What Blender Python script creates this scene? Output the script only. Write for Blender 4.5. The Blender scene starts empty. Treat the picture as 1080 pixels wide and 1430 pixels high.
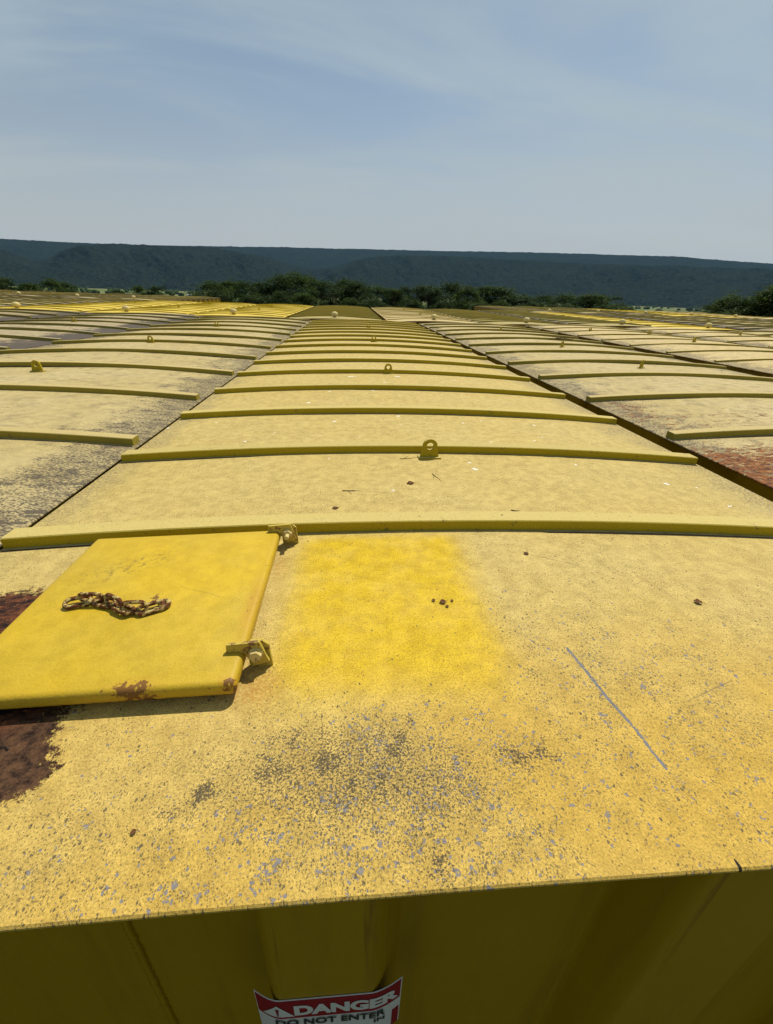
import bpy, bmesh, math, random
import numpy as np
from mathutils import Vector, Matrix
from math import radians as RD, sin, cos, pi

sc = bpy.context.scene
COL = sc.collection

# ------------------------------------------------------------------ camera
cam_d = bpy.data.cameras.new('camera')
cam = bpy.data.objects.new('camera', cam_d)
COL.objects.link(cam)
cam_d.sensor_fit = 'HORIZONTAL'
cam_d.sensor_width = 36.0
cam_d.lens = 20.5
cam_d.clip_start = 0.02
cam_d.clip_end = 20000
_r = Vector((0.99702901, -0.07110603, 0.02961557))
_u = Vector((0.00517937, 0.44550104, 0.89526644))
_b = Vector((-0.07685261, -0.89245322, 0.44454575))
cam.matrix_world = Matrix(((_r.x, _u.x, _b.x, 0), (_r.y, _u.y, _b.y, 0), (_r.z, _u.z, _b.z, 0), (0, 0, 0, 1)))
sc.camera = cam

# ------------------------------------------------------------------ sky, sun, exposure
SUN_EL, SUN_AZ = RD(62), RD(38)          # azimuth measured from +Y towards +X
world = bpy.data.worlds.new('World')
sc.world = world
world.use_nodes = True
wt = world.node_tree
wt.nodes.clear()
SKY_STRENGTH = 0.075


def build_world():
    n, l = wt.nodes, wt.links
    out = n.new('ShaderNodeOutputWorld')
    bg = n.new('ShaderNodeBackground')
    bg.inputs[1].default_value = SKY_STRENGTH
    sky = n.new('ShaderNodeTexSky')
    sky.sky_type = 'NISHITA'
    sky.sun_disc = False
    sky.sun_elevation = SUN_EL
    sky.sun_rotation = SUN_AZ
    sky.altitude = 150
    sky.air_density = 1.0
    sky.dust_density = 1.0
    sky.ozone_density = 1.0
    # thin high cloud: project the view direction on a flat layer, streaky noise
    tc = n.new('ShaderNodeTexCoord')
    sep = n.new('ShaderNodeSeparateXYZ')
    l.new(tc.outputs['Generated'], sep.inputs[0])
    zc = n.new('ShaderNodeMath'); zc.operation = 'MAXIMUM'; zc.inputs[1].default_value = 0.0
    l.new(sep.outputs[2], zc.inputs[0])
    za = n.new('ShaderNodeMath'); za.operation = 'ADD'; za.inputs[1].default_value = 0.16
    l.new(zc.outputs[0], za.inputs[0])
    dx = n.new('ShaderNodeMath'); dx.operation = 'DIVIDE'
    dy = n.new('ShaderNodeMath'); dy.operation = 'DIVIDE'
    l.new(sep.outputs[0], dx.inputs[0]); l.new(za.outputs[0], dx.inputs[1])
    l.new(sep.outputs[1], dy.inputs[0]); l.new(za.outputs[0], dy.inputs[1])
    cmb = n.new('ShaderNodeCombineXYZ')
    l.new(dx.outputs[0], cmb.inputs[0]); l.new(dy.outputs[0], cmb.inputs[1])
    mp = n.new('ShaderNodeMapping')
    mp.inputs['Rotation'].default_value = (0, 0, RD(-24))
    mp.inputs['Scale'].default_value = (0.62, 1.5, 1)
    mp.inputs['Location'].default_value = (0.779, 4.009, 0)
    l.new(cmb.outputs[0], mp.inputs[0])
    nz = n.new('ShaderNodeTexNoise')
    nz.inputs['Scale'].default_value = 0.85
    nz.inputs['Detail'].default_value = 7
    nz.inputs['Roughness'].default_value = 0.55
    nz.inputs['Distortion'].default_value = 0.5
    l.new(mp.outputs[0], nz.inputs[0])
    mr = n.new('ShaderNodeMapRange')
    mr.interpolation_type = 'SMOOTHSTEP'
    mr.inputs[1].default_value = 0.36; mr.inputs[2].default_value = 0.64
    mr.inputs[3].default_value = 0.22; mr.inputs[4].default_value = 0.84
    l.new(nz.outputs[0], mr.inputs[0])
    mx = n.new('ShaderNodeMix'); mx.data_type = 'RGBA'
    l.new(mr.outputs[0], mx.inputs[0])
    l.new(sky.outputs[0], mx.inputs[6])
    mx.inputs[7].default_value = (4.8, 5.8, 6.5, 1)
    # low summer haze paling the sky towards the horizon, the same all round
    hz = n.new('ShaderNodeMapRange')
    hz.interpolation_type = 'SMOOTHSTEP'
    hz.inputs[1].default_value = 0.0; hz.inputs[2].default_value = 0.33
    hz.inputs[3].default_value = 0.88; hz.inputs[4].default_value = 0.0
    l.new(zc.outputs[0], hz.inputs[0])
    hm_ = n.new('ShaderNodeMix'); hm_.data_type = 'RGBA'
    l.new(hz.outputs[0], hm_.inputs[0])
    l.new(mx.outputs[2], hm_.inputs[6])
    hm_.inputs[7].default_value = (5.45, 5.6, 5.75, 1)
    tint = n.new('ShaderNodeMix'); tint.data_type = 'RGBA'; tint.blend_type = 'MULTIPLY'
    tint.inputs[0].default_value = 1.0
    l.new(hm_.outputs[2], tint.inputs[6])
    tint.inputs[7].default_value = (1.03, 1.035, 0.99, 1)
    l.new(tint.outputs[2], bg.inputs[0])
    l.new(bg.outputs[0], out.inputs[0])


build_world()
sun_d = bpy.data.lights.new('sun', 'SUN')
sun_d.energy = 4.3
sun_d.angle = RD(0.5)
sun_d.color = (1.0, 0.95, 0.84)
sun = bpy.data.objects.new('sun', sun_d)
COL.objects.link(sun)
sdir = Vector((sin(SUN_AZ) * cos(SUN_EL), cos(SUN_AZ) * cos(SUN_EL), sin(SUN_EL)))
sun.rotation_euler = sdir.to_track_quat('Z', 'Y').to_euler()
sun.location = (0, 0, 60)
sc.view_settings.view_transform = 'Standard'
sc.view_settings.look = 'None'
sc.view_settings.exposure = 0.2
sc.view_settings.gamma = 1.0
sc.view_settings.use_curve_mapping = False
HAZE_DENSITY = 1.75e-5

# ------------------------------------------------------------------ helpers: objects
GROUND = -3.275
RH, CAMBER, HW, LEN = 2.6, 0.05, 1.3, 12.0     # container: roof edge height, crown rise, half width, length


def zr(x):
    return RH + CAMBER * (1 - (x / HW) ** 2)


class MB:
    def __init__(self):
        self.v, self.f, self.m = [], [], []

    def add(self, verts, faces, mi=0):
        o = len(self.v)
        self.v += [tuple(p) for p in verts]
        self.f += [tuple(i + o for i in q) for q in faces]
        self.m += [mi] * len(faces)

    def box(self, x0, x1, y0, y1, z0, z1, mi=0):
        self.add([(x0, y0, z0), (x1, y0, z0), (x1, y1, z0), (x0, y1, z0), (x0, y0, z1), (x1, y0, z1), (x1, y1, z1), (x0, y1, z1)],
                 [(0, 3, 2, 1), (4, 5, 6, 7), (0, 1, 5, 4), (1, 2, 6, 5), (2, 3, 7, 6), (3, 0, 4, 7)], mi)

    def tube(self, pts, rad, sides=8, closed=False, mi=0, caps=True):
        pts = [Vector(p) for p in pts]
        n = len(pts)
        rads = rad if isinstance(rad, (list, tuple)) else [rad] * n
        o = len(self.v)
        up = None
        for i, p in enumerate(pts):
            a = pts[i - 1] if (i > 0 or closed) else p
            b = pts[(i + 1) % n] if (i < n - 1 or closed) else p
            t = (b - a).normalized() if (b - a).length > 1e-9 else Vector((0, 0, 1))
            if up is None:
                up = Vector((0, 0, 1)) if abs(t.z) < 0.9 else Vector((1, 0, 0))
            s = t.cross(up)
            if s.length < 1e-6:
                s = t.orthogonal()
            s.normalize()
            up = s.cross(t).normalized()
            for k in range(sides):
                an = 2 * pi * k / sides
                self.v.append(tuple(p + (s * cos(an) + up * sin(an)) * rads[i]))
        m = n if closed else n - 1
        for i in range(m):
            j = (i + 1) % n
            for k in range(sides):
                k2 = (k + 1) % sides
                self.f.append((o + i * sides + k, o + j * sides + k, o + j * sides + k2, o + i * sides + k2))
                self.m.append(mi)
        if not closed and caps:
            self.f.append(tuple(o + k for k in range(sides)))
            self.f.append(tuple(o + (n - 1) * sides + k for k in reversed(range(sides))))
            self.m += [mi, mi]

    def prism(self, outline, axis_pt, thick, mi=0):
        """outline in XZ, extruded along +Y by thick from axis_pt"""
        n = len(outline)
        ax = Vector(axis_pt)
        v = [(ax.x + x, ax.y, ax.z + z) for x, z in outline] + [(ax.x + x, ax.y + thick, ax.z + z) for x, z in outline]
        f = [tuple(range(n)), tuple(reversed(range(n, 2 * n)))]
        f += [(i, i + n, (i + 1) % n + n, (i + 1) % n) for i in range(n)]
        self.add(v, f, mi)

    def mesh(self, name, mats, smooth=False, fixn=True):
        me = bpy.data.meshes.new(name)
        me.from_pydata(self.v, [], self.f)
        for m in (mats if isinstance(mats, (list, tuple)) else [mats]):
            me.materials.append(m)
        if len(me.materials) > 1:
            me.polygons.foreach_set('material_index', self.m)
        if smooth:
            me.polygons.foreach_set('use_smooth', [True] * len(me.polygons))
        if fixn:
            bm = bmesh.new(); bm.from_mesh(me)
            bmesh.ops.recalc_face_normals(bm, faces=bm.faces)
            bm.to_mesh(me); bm.free()
        me.update()
        return me

    def build(self, name, mats, parent=None, smooth=False, fixn=True):
        return link(name, self.mesh(name, mats, smooth, fixn), parent)


def link(name, me, parent=None):
    o = bpy.data.objects.new(name, me)
    COL.objects.link(o)
    if parent is not None:
        o.parent = parent
    return o


def tag(o, label=None, cat=None, group=None, kind=None):
    if label: o['label'] = label
    if cat: o['category'] = cat
    if group: o['group'] = group
    if kind: o['kind'] = kind
    return o


def empty(name, loc, rz=0.0):
    o = bpy.data.objects.new(name, None)
    o.empty_display_size = 0.2
    COL.objects.link(o)
    o.location = loc
    o.rotation_euler = (0, 0, rz)
    return o


def cp(o, parent=None):
    c = o.copy()
    COL.objects.link(c)
    if parent is not None:
        c.parent = parent
    return c


# ------------------------------------------------------------------ helpers: materials
class G:
    def __init__(self, name):
        self.mat = bpy.data.materials.new(name)
        self.mat.use_nodes = True
        self.nt = self.mat.node_tree
        self.bsdf = self.nt.nodes['Principled BSDF']
        self._oc = None

    def n(self, t, **kw):
        nd = self.nt.nodes.new(t)
        for k, v in kw.items():
            setattr(nd, k, v)
        return nd

    def put(self, sock, val):
        if val is None:
            return
        if isinstance(val, bpy.types.NodeSocket):
            self.nt.links.new(val, sock)
        elif isinstance(val, (tuple, list)) and len(val) == 3 and sock.type == 'RGBA':
            sock.default_value = (*val, 1)
        else:
            sock.default_value = val

    def m(self, op, a, b=None, c=None, clamp=False):
        nd = self.n('ShaderNodeMath', operation=op)
        nd.use_clamp = clamp
        self.put(nd.inputs[0], a)
        if b is not None: self.put(nd.inputs[1], b)
        if c is not None: self.put(nd.inputs[2], c)
        return nd.outputs[0]

    def vm(self, op, a, b=None, out=0):
        nd = self.n('ShaderNodeVectorMath', operation=op)
        self.put(nd.inputs[0], a)
        if b is not None:
            if op == 'SCALE': self.put(nd.inputs[3], b)
            else: self.put(nd.inputs[1], b)
        return nd.outputs[out]

    def mix(self, fac, a, b, mode='MIX'):
        nd = self.n('ShaderNodeMix', data_type='RGBA', blend_type=mode)
        self.put(nd.inputs[0], fac); self.put(nd.inputs[6], a); self.put(nd.inputs[7], b)
        return nd.outputs[2]

    def sm(self, x, a, b, lo=0.0, hi=1.0):
        nd = self.n('ShaderNodeMapRange', interpolation_type='SMOOTHSTEP')
        self.put(nd.inputs[0], x)
        nd.inputs[1].default_value = a; nd.inputs[2].default_value = b
        nd.inputs[3].default_value = lo; nd.inputs[4].default_value = hi
        return nd.outputs[0]

    def noise(self, vec, scale, detail=3, rough=0.5, out=0, dist=0.0):
        nd = self.n('ShaderNodeTexNoise')
        self.put(nd.inputs['Vector'], vec)
        nd.inputs['Scale'].default_value = scale
        nd.inputs['Detail'].default_value = detail
        nd.inputs['Roughness'].default_value = rough
        nd.inputs['Distortion'].default_value = dist
        return nd.outputs[out]

    def vor(self, vec, scale, rnd=1.0):
        nd = self.n('ShaderNodeTexVoronoi')
        self.put(nd.inputs['Vector'], vec)
        nd.inputs['Scale'].default_value = scale
        nd.inputs['Randomness'].default_value = rnd
        sp = self.n('ShaderNodeSeparateColor')
        self.nt.links.new(nd.outputs['Color'], sp.inputs[0])
        return nd.outputs['Distance'], sp.outputs[0], sp.outputs[1]

    def obj(self):
        if self._oc is None:
            self._oc = self.n('ShaderNodeTexCoord').outputs['Object']
        return self._oc

    def xyz(self, v):
        s = self.n('ShaderNodeSeparateXYZ')
        self.put(s.inputs[0], v)
        return s.outputs[0], s.outputs[1], s.outputs[2]

    def comb(self, x, y, z):
        s = self.n('ShaderNodeCombineXYZ')
        for i, q in enumerate((x, y, z)): self.put(s.inputs[i], q)
        return s.outputs[0]

    def info(self, name):
        return self.n('ShaderNodeObjectInfo').outputs[name]

    def map(self, v, scale=(1, 1, 1), rot=0.0, loc=(0, 0, 0)):
        s = self.n('ShaderNodeMapping')
        self.put(s.inputs[0], v)
        s.inputs['Scale'].default_value = scale
        s.inputs['Rotation'].default_value = (0, 0, rot)
        s.inputs['Location'].default_value = loc
        return s.outputs[0]

    def bump(self, h, strength, dist):
        b = self.n('ShaderNodeBump')
        b.inputs['Strength'].default_value = strength
        b.inputs['Distance'].default_value = dist
        self.put(b.inputs['Height'], h)
        self.nt.links.new(b.outputs[0], self.bsdf.inputs['Normal'])
        return b

    def fin(self, col, rough=0.6, spec=0.4, metal=None):
        self.put(self.bsdf.inputs['Base Color'], col)
        self.put(self.bsdf.inputs['Roughness'], rough)
        self.put(self.bsdf.inputs['Specular IOR Level'], spec)
        if metal is not None: self.put(self.bsdf.inputs['Metallic'], metal)
        return self.mat

    # soft mask of an ellipse in the XY of coordinate vector v
    def ell(self, v, cx, cy, rx, ry, soft=0.3, rot=0.0):
        d = self.vm('SUBTRACT', v, (cx, cy, 0))
        if rot:
            d = self.map(d, rot=rot)
        d = self.vm('MULTIPLY', d, (1 / rx, 1 / ry, 0))
        L = self.vm('LENGTH', d, out=1)
        return self.sm(L, 1 - soft, 1 + soft, 1.0, 0.0)

    def seg(self, v, a, b, w, warp=0.0):
        """mask of a line from a to b with half width w"""
        a = Vector((*a, 0)); b = Vector((*b, 0))
        d = (b - a); L = d.length
        ang = math.atan2(d.y, d.x)
        p = self.map(self.vm('SUBTRACT', v, tuple(a)), rot=-ang)
        x, y, _ = self.xyz(p)
        if warp:
            y = self.m('ADD', y, self.m('MULTIPLY', self.m('SUBTRACT', self.noise(v, 18, 3), 0.5), warp))
        wn = self.m('MULTIPLY', self.noise(v, 90, 2), 2 * w)
        my = self.m('LESS_THAN', self.m('ABSOLUTE', y), wn)
        mx_ = self.m('LESS_THAN', self.m('ABSOLUTE', self.m('SUBTRACT', x, L / 2)), L / 2)
        return self.m('MULTIPLY', my, mx_)

    def mx(self, *s):
        r = s[0]
        for q in s[1:]: r = self.m('MAXIMUM', r, q)
        return r

    def mul(self, *s):
        r = s[0]
        for q in s[1:]: r = self.m('MULTIPLY', r, q)
        return r


TAN = (0.53, 0.402, 0.135)
GOLD = (0.535, 0.348, 0.062)
FRESH = (0.60, 0.405, 0.012)
BLACK = (0.035, 0.030, 0.022)
CHIP = (0.215, 0.205, 0.215)
RUST = (0.16, 0.058, 0.022)
RUSTD = (0.05, 0.022, 0.013)


def chips(g, v, scale, dens, rmin, rmax):
    """round spots: voronoi cells kept with probability dens, radius in cell units"""
    vv = g.vm('ADD', v, g.vm('SCALE', g.vm('SUBTRACT', g.noise(v, scale * 1.6, 2, out=1), (0.5, 0.5, 0.5)), 0.55 / scale))
    d, r1, r2 = g.vor(vv, scale)
    keep = g.m('LESS_THAN', r1, dens)
    rad = g.m('ADD', g.m('MULTIPLY', g.m('MULTIPLY', r2, r2), rmax - rmin), rmin)
    return g.m('MULTIPLY', keep, g.m('LESS_THAN', d, rad))


def flat2(g, v):
    x, y, z = g.xyz(v)
    return g.comb(x, y, 0.0)


def mat_main_roof():
    g = G('paint_roof_near')
    v = flat2(g, g.obj())
    x, y, _ = g.xyz(v)
    wv = g.vm('ADD', v, g.vm('SCALE', g.vm('SUBTRACT', g.noise(v, 7, 5, 0.62, out=1), (0.5, 0.5, 0.5)), 0.16))
    wv2 = g.vm('ADD', v, g.vm('SCALE', g.vm('SUBTRACT', g.noise(v, 40, 4, 0.6, out=1), (0.5, 0.5, 0.5)), 0.030))
    big = g.noise(v, 1.6, 4, 0.55)
    med = g.noise(v, 9, 5, 0.6)
    fine = g.noise(v, 320, 3, 0.7)
    grain = g.noise(v, 95, 4, 0.7)
    # less bleached paint by the near end, drifting to chalky tan
    ny = g.m('ADD', y, g.m('MULTIPLY', g.m('SUBTRACT', big, 0.5), 0.5))
    gold = g.sm(ny, 0.02, 0.78, 1.0, 0.0)
    col = g.mix(gold, TAN, GOLD)
    col = g.mix(g.sm(big, 0.35, 0.68, 0.0, 0.35), col, (0.56, 0.445, 0.185))
    # bare pale blotches
    col = g.mix(g.mul(g.sm(med, 0.56, 0.70), 0.35), col, (0.61, 0.45, 0.14))
    # sprayed repaint beside the hatch, soft edges
    px, py, _ = g.xyz(wv2)
    sx = g.mul(g.sm(px, -0.53, -0.40), g.sm(px, -0.08, 0.045, 1.0, 0.0))
    sy = g.mul(g.sm(py, 0.20, 0.37), g.sm(py, 0.80, 0.90, 1.0, 0.0))
    spray = g.mul(sx, sy, g.sm(g.noise(v, 9, 5, 0.65), 0.3, 0.62, 0.72, 1.0))
    sprn = g.m('LESS_THAN', g.m('ADD', g.m('MULTIPLY', fine, 0.5), 0.25), g.m('ADD', spray, 0.02))
    sprayc = g.m('ADD', g.mul(spray, 0.75), g.mul(sprn, spray, 0.25))
    col = g.mix(sprayc, col, FRESH)
    # grain
    col = g.mix(1.0, col, g.comb(g.sm(fine, 0.25, 0.75, 0.70, 1.16), g.sm(fine, 0.25, 0.75, 0.68, 1.16), g.sm(fine, 0.25, 0.75, 0.62, 1.18)), 'MULTIPLY')
    dirtg = g.mul(g.sm(grain, 0.54, 0.70), g.m('SUBTRACT', 1.0, g.mul(spray, 0.75)), g.sm(med, 0.35, 0.62, 0.25, 0.8))
    col = g.mix(g.mul(dirtg, 0.75), col, (0.27, 0.19, 0.065))
    mot = g.noise(v, 24, 6, 0.72)
    col = g.mix(1.0, col, g.comb(g.sm(mot, 0.30, 0.68, 0.80, 1.07), g.sm(mot, 0.30, 0.68, 0.78, 1.07), g.sm(mot, 0.30, 0.68, 0.74, 1.06)), 'MULTIPLY')
    pit = g.m('GREATER_THAN', g.m('ADD', g.noise(v, 230, 4, 0.8), g.mul(g.m('SUBTRACT', med, 0.5), 0.22)), 0.585)
    col = g.mix(g.mul(pit, g.m('SUBTRACT', 0.62, g.mul(spray, 0.38))), col, (0.29, 0.205, 0.062))
    # density of weathering spots
    dA = g.ell(wv, -0.30, 0.115, 0.30, 0.13, 0.8)
    dA2 = g.ell(wv, -0.50, 0.05, 0.30, 0.10, 0.8)
    dB = g.ell(wv, 0.20, 0.22, 0.22, 0.26, 0.7)
    dC = g.ell(wv, 0.55, 0.14, 0.5, 0.20, 0.8)
    dE = g.sm(x, 0.95, 1.27)
    dW = g.ell(wv, -0.62, 0.14, 0.35, 0.24, 0.8)
    clear = g.ell(wv, -0.47, 0.17, 0.13, 0.07, 0.6)
    nsp = g.sm(g.noise(v, 15, 5, 0.7), 0.45, 0.66)
    nospray = g.m('SUBTRACT', 1.0, g.mul(spray, 0.93))
    dens = g.mx(dA, g.mul(dA2, 0.45), g.mul(dB, 0.5), g.mul(dC, 0.36), g.mul(dW, 0.12))
    dens = g.mul(g.m('SUBTRACT', dens, g.mul(clear, 0.6), clamp=True), nospray)
    # tiny black specks everywhere, thicker in the weathered zones
    sd = g.m('ADD', g.mul(dens, g.m('ADD', g.mul(nsp, 0.55), 0.12)), g.mul(nospray, g.sm(g.noise(v, 3.5, 4, 0.6), 0.40, 0.68, 0.01, 0.17)))
    sd = g.m('ADD', sd, 0.012)
    vs = g.map(v, scale=(1, 0.75, 1), rot=0.5)
    sp1 = chips(g, vs, 560, g.m('MULTIPLY', sd, 1.25), 0.3, 0.8)
    sp2 = chips(g, vs, 250, g.mul(sd, 0.6), 0.12, 0.6)
    col = g.mix(g.mul(sp1, 0.80), col, (0.10, 0.078, 0.04))
    col = g.mix(g.mul(sp2, 0.85), col, (0.085, 0.07, 0.045))
    # dull grey chips where the paint has lifted
    ch1 = chips(g, v, 230, g.mul(dens, g.m('ADD', g.m('ADD', g.mul(nsp, 0.60), g.mul(dA, 0.12)), 0.03)), 0.25, 0.8)
    ch2 = chips(g, v, 110, g.mul(dens, g.m('ADD', g.m('ADD', g.mul(nsp, 0.34), g.mul(dA, 0.08)), 0.012)), 0.10, 0.6)
    chn = g.mul(g.mx(ch1, ch2), g.m('GREATER_THAN', g.noise(v, 260, 3, 0.7), 0.42))
    col = g.mix(g.mul(chn, 0.92), col, g.mix(grain, (0.10, 0.095, 0.10), (0.27, 0.255, 0.265)))
    # brown dirty clusters
    dcl = g.mx(g.ell(wv, -0.415, 0.195, 0.075, 0.032, 0.7), g.ell(wv, -0.38, 0.155, 0.11, 0.034, 0.8, 0.3), g.ell(wv, -0.243, 0.195, 0.030, 0.055, 0.7, 0.2),
               g.ell(wv, -0.052, 0.157, 0.05, 0.034, 0.8), g.ell(wv, -0.29, 0.130, 0.13, 0.036, 0.8), g.ell(wv, -0.52, 0.137, 0.05, 0.022, 0.7, -0.5),
               g.mul(g.ell(wv, -0.22, 0.035, 0.03, 0.05, 0.7), 0.8), g.mul(g.ell(wv, 0.02, 0.31, 0.02, 0.015, 0.6), 0.7))
    dcl = g.mx(g.mul(dcl, g.sm(g.noise(v, 24, 4, 0.65), 0.34, 0.62)), g.mul(g.ell(wv, -0.31, 0.145, 0.22, 0.065, 0.8, 0.12), 0.62))
    dspk = g.m('GREATER_THAN', g.m('ADD', g.noise(v, 270, 4, 0.8), g.mul(dcl, 0.20)), 0.64)
    dspk = g.mul(dspk, g.sm(dcl, 0.02, 0.2))
    col = g.mix(g.mul(dspk, 0.9), col, g.mix(fine, (0.030, 0.024, 0.020), (0.085, 0.066, 0.044)))
    # lichen streaks along the long edges and under the ribs
    ly = g.sm(g.m('ADD', x, g.m('MULTIPLY', g.m('SUBTRACT', g.noise(v, 6, 4), 0.5), 0.4)), 1.02, 1.30)
    ll = g.sm(g.m('ADD', x, g.m('MULTIPLY', g.m('SUBTRACT', g.noise(v, 6, 4), 0.5), 0.3)), -1.12, -1.30)
    lw = g.mul(g.mx(ly, g.mul(ll, 0.8)), g.sm(g.noise(g.map(v, (0.7, 1.0, 1)), 130, 4, 0.75), 0.47, 0.56), g.sm(y, 0.9, 1.3, 0.4, 1.0))
    col = g.mix(g.mul(lw, 0.8), col, (0.085, 0.08, 0.08))
    # scratches
    s1 = g.seg(v, (0.112, 0.383), (0.152, 0.128), 0.0030, 0.012)
    s2 = g.seg(v, (0.27, 0.247), (0.384, 0.288), 0.0010, 0.004)
    s3 = g.seg(v, (-0.335, 1.165), (-0.19, 1.150), 0.0016, 0.01)
    s4 = g.seg(v, (0.02, 1.02), (0.45, 0.99), 0.0009, 0.02)
    s5 = g.seg(v, (0.15, 0.74), (0.28, 0.68), 0.0010, 0.004)
    s1 = g.mul(s1, g.m('GREATER_THAN', g.noise(v, 150, 3, 0.7), 0.40))
    col = g.mix(g.mul(s1, 0.95), col, g.mix(grain, (0.085, 0.088, 0.10), (0.21, 0.21, 0.235)))
    col = g.mix(g.mul(g.mx(s2, s3, s4, s5), 0.6), col, (0.15, 0.11, 0.06))
    col = g.mix(g.m('GREATER_THAN', g.ell(v, 0.163, 0.002, 0.0022, 0.010, 0.3), 0.5), col, (0.02, 0.015, 0.01))
    # white droppings
    w1 = chips(g, wv2, 4.2, 0.85, 0.02, 0.10)
    w1 = g.mul(w1, g.sm(y, 0.88, 1.0), g.m('GREATER_THAN', g.noise(v, 60, 4, 0.7), 0.46))
    w2 = chips(g, wv2, 17, 0.16, 0.03, 0.2)
    w2 = g.mul(w2, g.sm(y, 0.88, 1.0), g.m('GREATER_THAN', g.noise(v, 90, 3, 0.7), 0.44))
    col = g.mix(g.mul(g.mx(w1, w2), 0.9), col, (0.78, 0.76, 0.72))
    # rusted-through area by the hatch
    rd = g.ell(wv, -1.14, 0.41, 0.385, 0.245, 0.22)
    rd = g.mx(rd, g.ell(wv, -0.905, 0.215, 0.14, 0.10, 0.4))
    rd2 = g.ell(wv, -1.10, 0.43, 0.30, 0.225, 0.25)
    edge = g.m('GREATER_THAN', g.m('ADD', rd, g.mul(g.m('SUBTRACT', g.noise(v, 75, 7, 0.85), 0.5), 3.0)), 0.5)
    flk = g.noise(g.map(v, (1, 2.2, 1)), 28, 6, 0.7)
    rcol = g.mix(g.sm(flk, 0.40, 0.60), (0.014, 0.007, 0.006), (0.115, 0.038, 0.016))
    rcol = g.mix(g.sm(g.noise(v, 85, 6, 0.8), 0.57, 0.64), rcol, (0.30, 0.125, 0.045))
    rcol = g.mix(g.sm(rd2, 0.0, 0.6), g.mix(g.sm(g.noise(v, 42, 6, 0.8), 0.36, 0.62), (0.014, 0.007, 0.005), (0.105, 0.052, 0.024)), rcol)
    crack = g.m('LESS_THAN', g.m('ABSOLUTE', g.m('SUBTRACT', g.m('SUBTRACT', y, 0.225), g.mul(g.m('SUBTRACT', g.noise(g.map(v, (1, 0, 1)), 26, 4, 0.6), 0.5), 0.075))), 0.0022)
    crack = g.mul(crack, g.m('LESS_THAN', x, -0.845))
    rcol = g.mix(crack, rcol, (0.008, 0.006, 0.005))
    col = g.mix(edge, col, rcol)
    # orange bleed by the near hinge
    hb = g.mx(g.ell(wv2, -0.485, 0.315, 0.035, 0.035, 0.9), g.mul(g.ell(wv2, -0.50, 0.70, 0.02, 0.05, 0.8), 0.6))
    col = g.mix(g.mul(hb, g.sm(grain, 0.3, 0.6), 0.65), col, (0.34, 0.15, 0.02))
    hgt = g.m('ADD', g.mul(fine, 0.45), g.mul(med, 0.6))
    hgt = g.m('SUBTRACT', hgt, g.mul(g.mx(chn, s1), 0.55))
    hgt = g.m('SUBTRACT', hgt, g.mul(edge, g.m('ADD', 0.7, g.mul(flk, 1.5))))
    hgt = g.m('SUBTRACT', hgt, g.mul(pit, 0.25))
    g.bump(hgt, 0.6, 0.0035)
    rough = g.m('ADD', g.mul(grain, 0.2), g.m('SUBTRACT', 0.62, g.mul(spray, 0.12)))
    return g.fin(col, rough, 0.14)


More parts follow.
